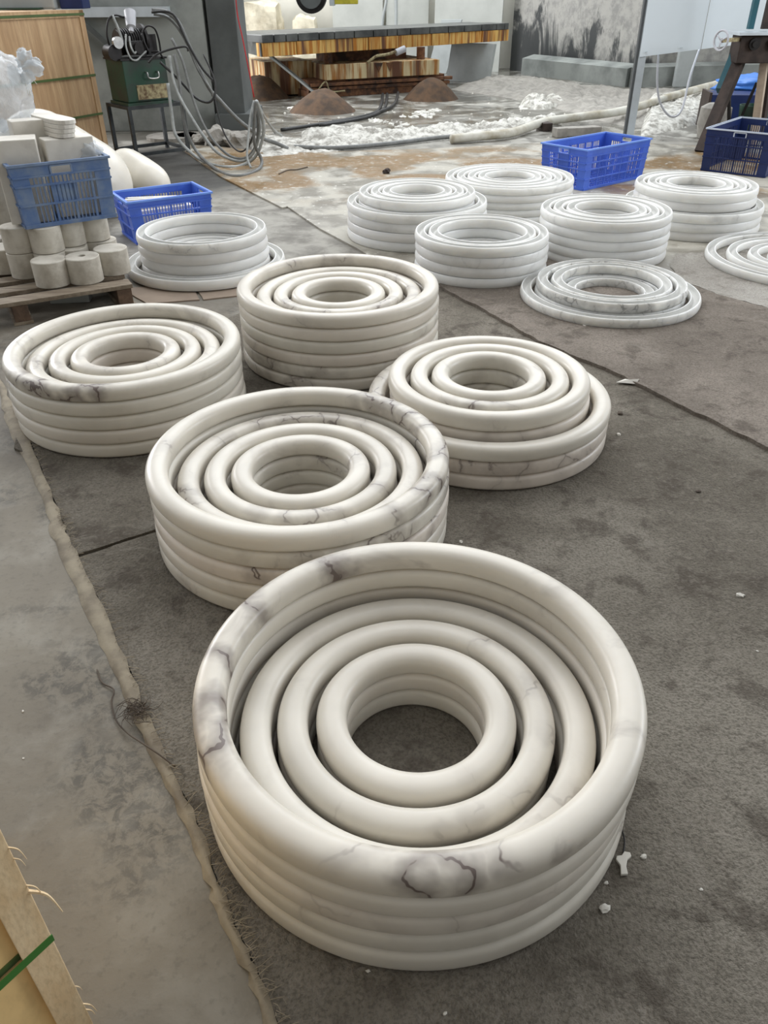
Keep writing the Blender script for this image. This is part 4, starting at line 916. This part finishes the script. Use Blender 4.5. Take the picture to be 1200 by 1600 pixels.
strip_heap('slurry_bank', [(1.173, 15.272), (2.083, 13.83), (2.733, 12.084), (3.141, 10.764), (3.909, 11.277)] , [(2.251, 17.742), (2.928, 17.166), (3.541, 15.938), (4.288, 15.046), (5.155, 15.183)], .10, 'grey sandy slurry bank at the foot of the stained wall', mat='debris', seed=21, ns=80, gap=.7)
strip_heap('slurry_bank', [(3.055, 10.022), (3.576, 10.481), (4.321, 11.254), (5.357, 11.93)], [(4.296, 14.111), (4.858, 14.25), (5.43, 14.392), (6.352, 14.328)], .13, 'white slurry bank below the white sheet panel', seed=27, ns=80, gap=1.0, rough_=.4)
tag(MB().tube([(x, y, z) for (x, y), z in zip([(-1.043, 9.472), (-0.532, 9.286), (0.033, 9.505), (0.633, 9.911), (0.905, 10.035)], [.02, .03, .03, .03, .03])], .024, 12).build('ground_hose', M['grey_rubber'], smooth=True), 'grey hose along the ground in front of the slurry ridge', 'hose')
tag(MB().tube([(x, y, z) for (x, y), z in zip([(0.8, 9.682), (1.105, 9.802), (1.547, 10.058), (2.045, 10.742), (2.51, 11.048), (3.055, 11.249), (3.603, 11.706), (4.283, 12.475), (5.36, 13.654)], [.05, .06, .06, .08, .09, .12, .16, .2, .24])], lambda t: .05, 14).build('ground_hose', M['white_hose'], smooth=True), 'thick white hose running right past the steel post', 'hose')
for i, pts in enumerate([[(-1.247, 10.731), (-0.795, 11.192), (-0.306, 11.751), (0.161, 12.787), (0.287, 14.385)], [(-0.787, 11.08), (-0.219, 11.747), (0.047, 12.652), (0.108, 14.397)], [(-0.639, 11.412), (-0.433, 11.637), (-0.046, 12.381), (0.034, 14.402)]]):
    zz = [.015, .015, .02, .03, .05]
    tag(MB().tube([(x, y, z) for (x, y), z in zip(pts, zz)], .022, 8).build('cable', M['black_rubber'], smooth=True), ['long black cable snaking left from the saw table base', 'black cable beside the long one', 'short inner black cable at the table base'][i], 'cable')
for (x, y), s_, a, lab in [((2.401, 10.244), (.46, .16, .09), 14, 'long grey block behind the bright blue crate'), ((2.122, 10.115), (.14, .12, .10), 20, 'small pale cube block left before the long grey block'), ((2.036, 10.664), (.12, .25, .09), 10, 'dark block under the white ground hose')]:
    blk('paving_block', (x, y, .001), s_, R(a), lab, 'debris' if s_[0] != .12 else 'brown_iron', .008)
rubble(*(0.051, 7.97), .035, 'small brown lump on the ochre-stained slab', 'brown_iron', .8, .014)
tag(MB().tube([(x, y, .018) for x, y in [(-0.98, 7.95), (-0.912, 8.133), (-0.821, 8.161), (-0.73, 8.285)]], .006, 5).build('twig', M['thread']), 'thin brown twig on the stained slab', 'twig')
rr_ = random.Random(21)
mb = MB()
for i in range(260):
    u_, y_ = rr_.uniform(-2.2, 4.5), rr_.uniform(9.6, 15.5)
    if abs(y_ - 14) < 1.4 and -2 < u_ < 1.5: continue
    r_ = rr_.uniform(.008, .03); m_ = Matrix.Rotation(rr_.uniform(0, 3), 3, 'Z')
    vs = [Vector((u_, y_, .0)) + m_ @ Vector((a_ * r_ * rr_.uniform(.5, 1.2), b_ * r_ * rr_.uniform(.4, 1), c_ * r_ * .6)) for a_, b_, c_ in ((1, 0, 0), (0, 1, 0), (-1, 0, 0), (0, -1, 0), (0, 0, 1))]
    mb.add(vs, [(0, 1, 4), (1, 2, 4), (2, 3, 4), (3, 0, 4), (3, 2, 1, 0)])
tag(mb.build('slurry_crumbs', M['scrap']), 'white stone crumbs scattered over the wet ground', 'crumbs', kind='stuff')

# ---------------------------------------------------------------- post, white sheet and cable loop
po_ = thing('steel_post', 'galvanised steel post standing behind the bright blue crate', 'post', (2.955, 10.16, .001))
MB().box((.012, 0, 1.3), (.085, .05, 2.6)).build('post_face', M['galv'], po_)
MB().box((-.045, .005, 1.3), (.028, .058, 2.6)).build('post_side', M['post_dark'], po_)
sp = thing('sheet_panel', 'bluish white sheet metal panel fixed to the steel post', 'panel', (0, 0, 0))
pa, pb, pc = Vector((2.93, 10.12, 0)), Vector((3.62, 10.16, 0)), Vector((6.2, 10.3, 0))
off = Vector((.005, -.006, 0))
for a, b in ((pa, pb), (pb + off, pc + off)):
    n_ = Vector((0, .004, 0)); za, zb = (Vector((0, 0, .815 + .10 * (q.x - 2.93))) for q in (a, b)); T = Vector((0, 0, 2.6))
    MB().hexa([a + za, b + zb, b + n_ + zb, a + n_ + za], [a + T, b + T, b + n_ + T, a + n_ + T]).build('sheet', M['white_sheet'], sp)
for t_ in (.02, .22, .45, .7):
    c = pa.lerp(pc, t_ * .6) + Vector((.03, -.012, .86 + .19 * t_)); MB().lathe([(0, -.002), (.012, -.002), (.012, .004), (0, .006)], c, 12, closed=False).build('rivet', M['galv'], sp)
tag(MB().tube([(3.176, 10.25, 0.863), (3.207, 10.2, 0.546), (3.286, 10.2, 0.335), (3.433, 10.2, 0.199), (3.565, 10.25, 0.259), (3.642, 10.4, 0.591), (3.763, 10.6, 0.864)], .012, 8).build('cable_loop', M['ceramic'], smooth=True), 'pale cable loop hanging below the white sheet panel', 'cable')
tag(MB().box((5.263, 15.38, .62), (.30, .12, 1.24)).build('plastic_wrap', M['slab_dim'], bevel=.02), 'grey wrapped pipe standing behind the hanging cable loop', 'pipe')
# polishing machine stand at the right edge
ms = thing('polishing_machine', 'dark A-frame machine with white handwheel at the right edge', 'machine', (0, 0, 0))
MB().box((4.02, 9.42, .93), (.62, .25, .25)).build('gear_housing', M['brown_iron'], ms, bevel=.01)
MB().box((4.02, 9.40, 1.07), (.72, .32, .025)).build('top_plate', M['galv'], ms)
for x in (3.85, 4.05):
    m = MB(); m.cyl((x, 9.30, .98), (x, 9.26, .98), .055, n=24); m.cyl((x, 9.26, .98), (x, 9.24, .98), .03, n=16); m.build('roller_bearing', M['dark_iron'], ms, smooth='auto')
MB().bar((3.80, 9.42, .86), (3.41, 8.98, .004), .11, .09).build('leg', M['brown_iron'], ms)
MB().bar((3.80, 9.52, .90), (3.64, 9.32, .55), .13, .09).build('leg_sleeve', M['teal'], ms)
MB().bar((4.05, 9.40, .80), (4.12, 9.35, .004), .075, .075).build('leg', M['wood_leg'], ms)
MB().bar((4.20, 9.60, .80), (4.35, 9.75, .004), .07, .07).build('leg', M['brown_iron'], ms)
MB().bar((3.70, 9.32, .60), (3.85, 9.5, .25), .03).build('brace', M['dark_iron'], ms)
MB().bar((4.02, 9.40, .62), (3.92, 9.45, .12), .03).build('brace', M['dark_iron'], ms)
for x in (3.88, 4.03): MB().box((x, 9.55, 1.75), (.055 if x < 4 else .06, .06, 1.3)).build('column', M['teal'] if x < 4 else M['brown_iron'], ms)
MB().bar((3.72, 9.34, 1.02), (3.48, 9.22, 1.015), .035).build('wheel_shaft', M['peel'], ms)
m = MB(); wc = Vector((3.47, 9.20, 1.018)); ax = Vector((.88, .45, 0)).normalized(); u_ = ax.cross(Vector((0, 0, 1))); 
m.tube([wc + (u_ * math.cos(t) + Vector((0, 0, 1)) * math.sin(t)) * .088 for t in [2 * math.pi * k / 32 for k in range(33)]], .011, 8, smooth=False, cap=False)
for k in range(3):
    t = 2 * math.pi * k / 3 + .4; m.tube([wc, wc + (u_ * math.cos(t) + Vector((0, 0, 1)) * math.sin(t)) * .086], .008, 6, smooth=False)
m.build('handwheel', M['ceramic'], ms, smooth=True)
# clutter behind the machine
bn = thing('storage_bin', 'dark open bin with dark red end behind the machine leg', 'bin', (4.35, 10.6, .001), R(-8))
MB().box((0, 0, .20), (.72, .45, .40)).build('bin_body', M['blue_dark'], bn, bevel=.01); MB().box((-.375, 0, .22), (.03, .45, .40)).build('bin_end', M['brown_iron'], bn)
o = blob('tarpaulin', 'tarp', (4.75, 11.1, .42), (.5, .35, .13), seed=3, amp=.3, folds=.05); tag(o, 'crumpled bright blue tarpaulin behind the dark bin', 'tarpaulin')
o = MB().box((4.75, 11.15, .16), (.6, .5, .31)).build('wooden_box', M['pallet_dark'], bevel=.01); tag(o, 'low dark box under the blue tarpaulin', 'box')
o = MB().lathe([(0, 0), (.13, 0), (.17, .34), (.16, .34), (.12, .02), (0, .02)], n=32, closed=False).build('bucket', M['green_tank'], smooth='auto'); o.location = (4.30, 9.95, .002); tag(o, 'dark green bucket behind the navy crate', 'bucket')
o = MB().lathe([(0, 0), (.15, 0), (.18, .15), (.17, .32), (.10, .36), (0, .36)], n=32, closed=False).build('sack', M['debris'], smooth='auto'); o.location = (3.86, 9.95, .002); tag(o, 'grey bulging sack between the machine legs', 'sack')

# small fittings belong to the part they sit on
def under(parent_name, child_names):
    for p in [o for o in bpy.data.objects if o.name.split('.')[0] == parent_name and o.parent]:
        for c in [o for o in bpy.data.objects if o.name.split('.')[0] in child_names and o.parent == p.parent]:
            c.parent = p
under('tank', ('tank_handle', 'worn_patch', 'tank_lid'))
under('motor', ('bell_flange',)); under('blade_drum', ('drum_face',)); under('crate_body', ('handle',)); under('bag_neck', ('tie_string',))
under('tilt_frame', ('gusset',)); under('handwheel', ('wheel_shaft',)); under('block_body', ('diagonal_brace',))
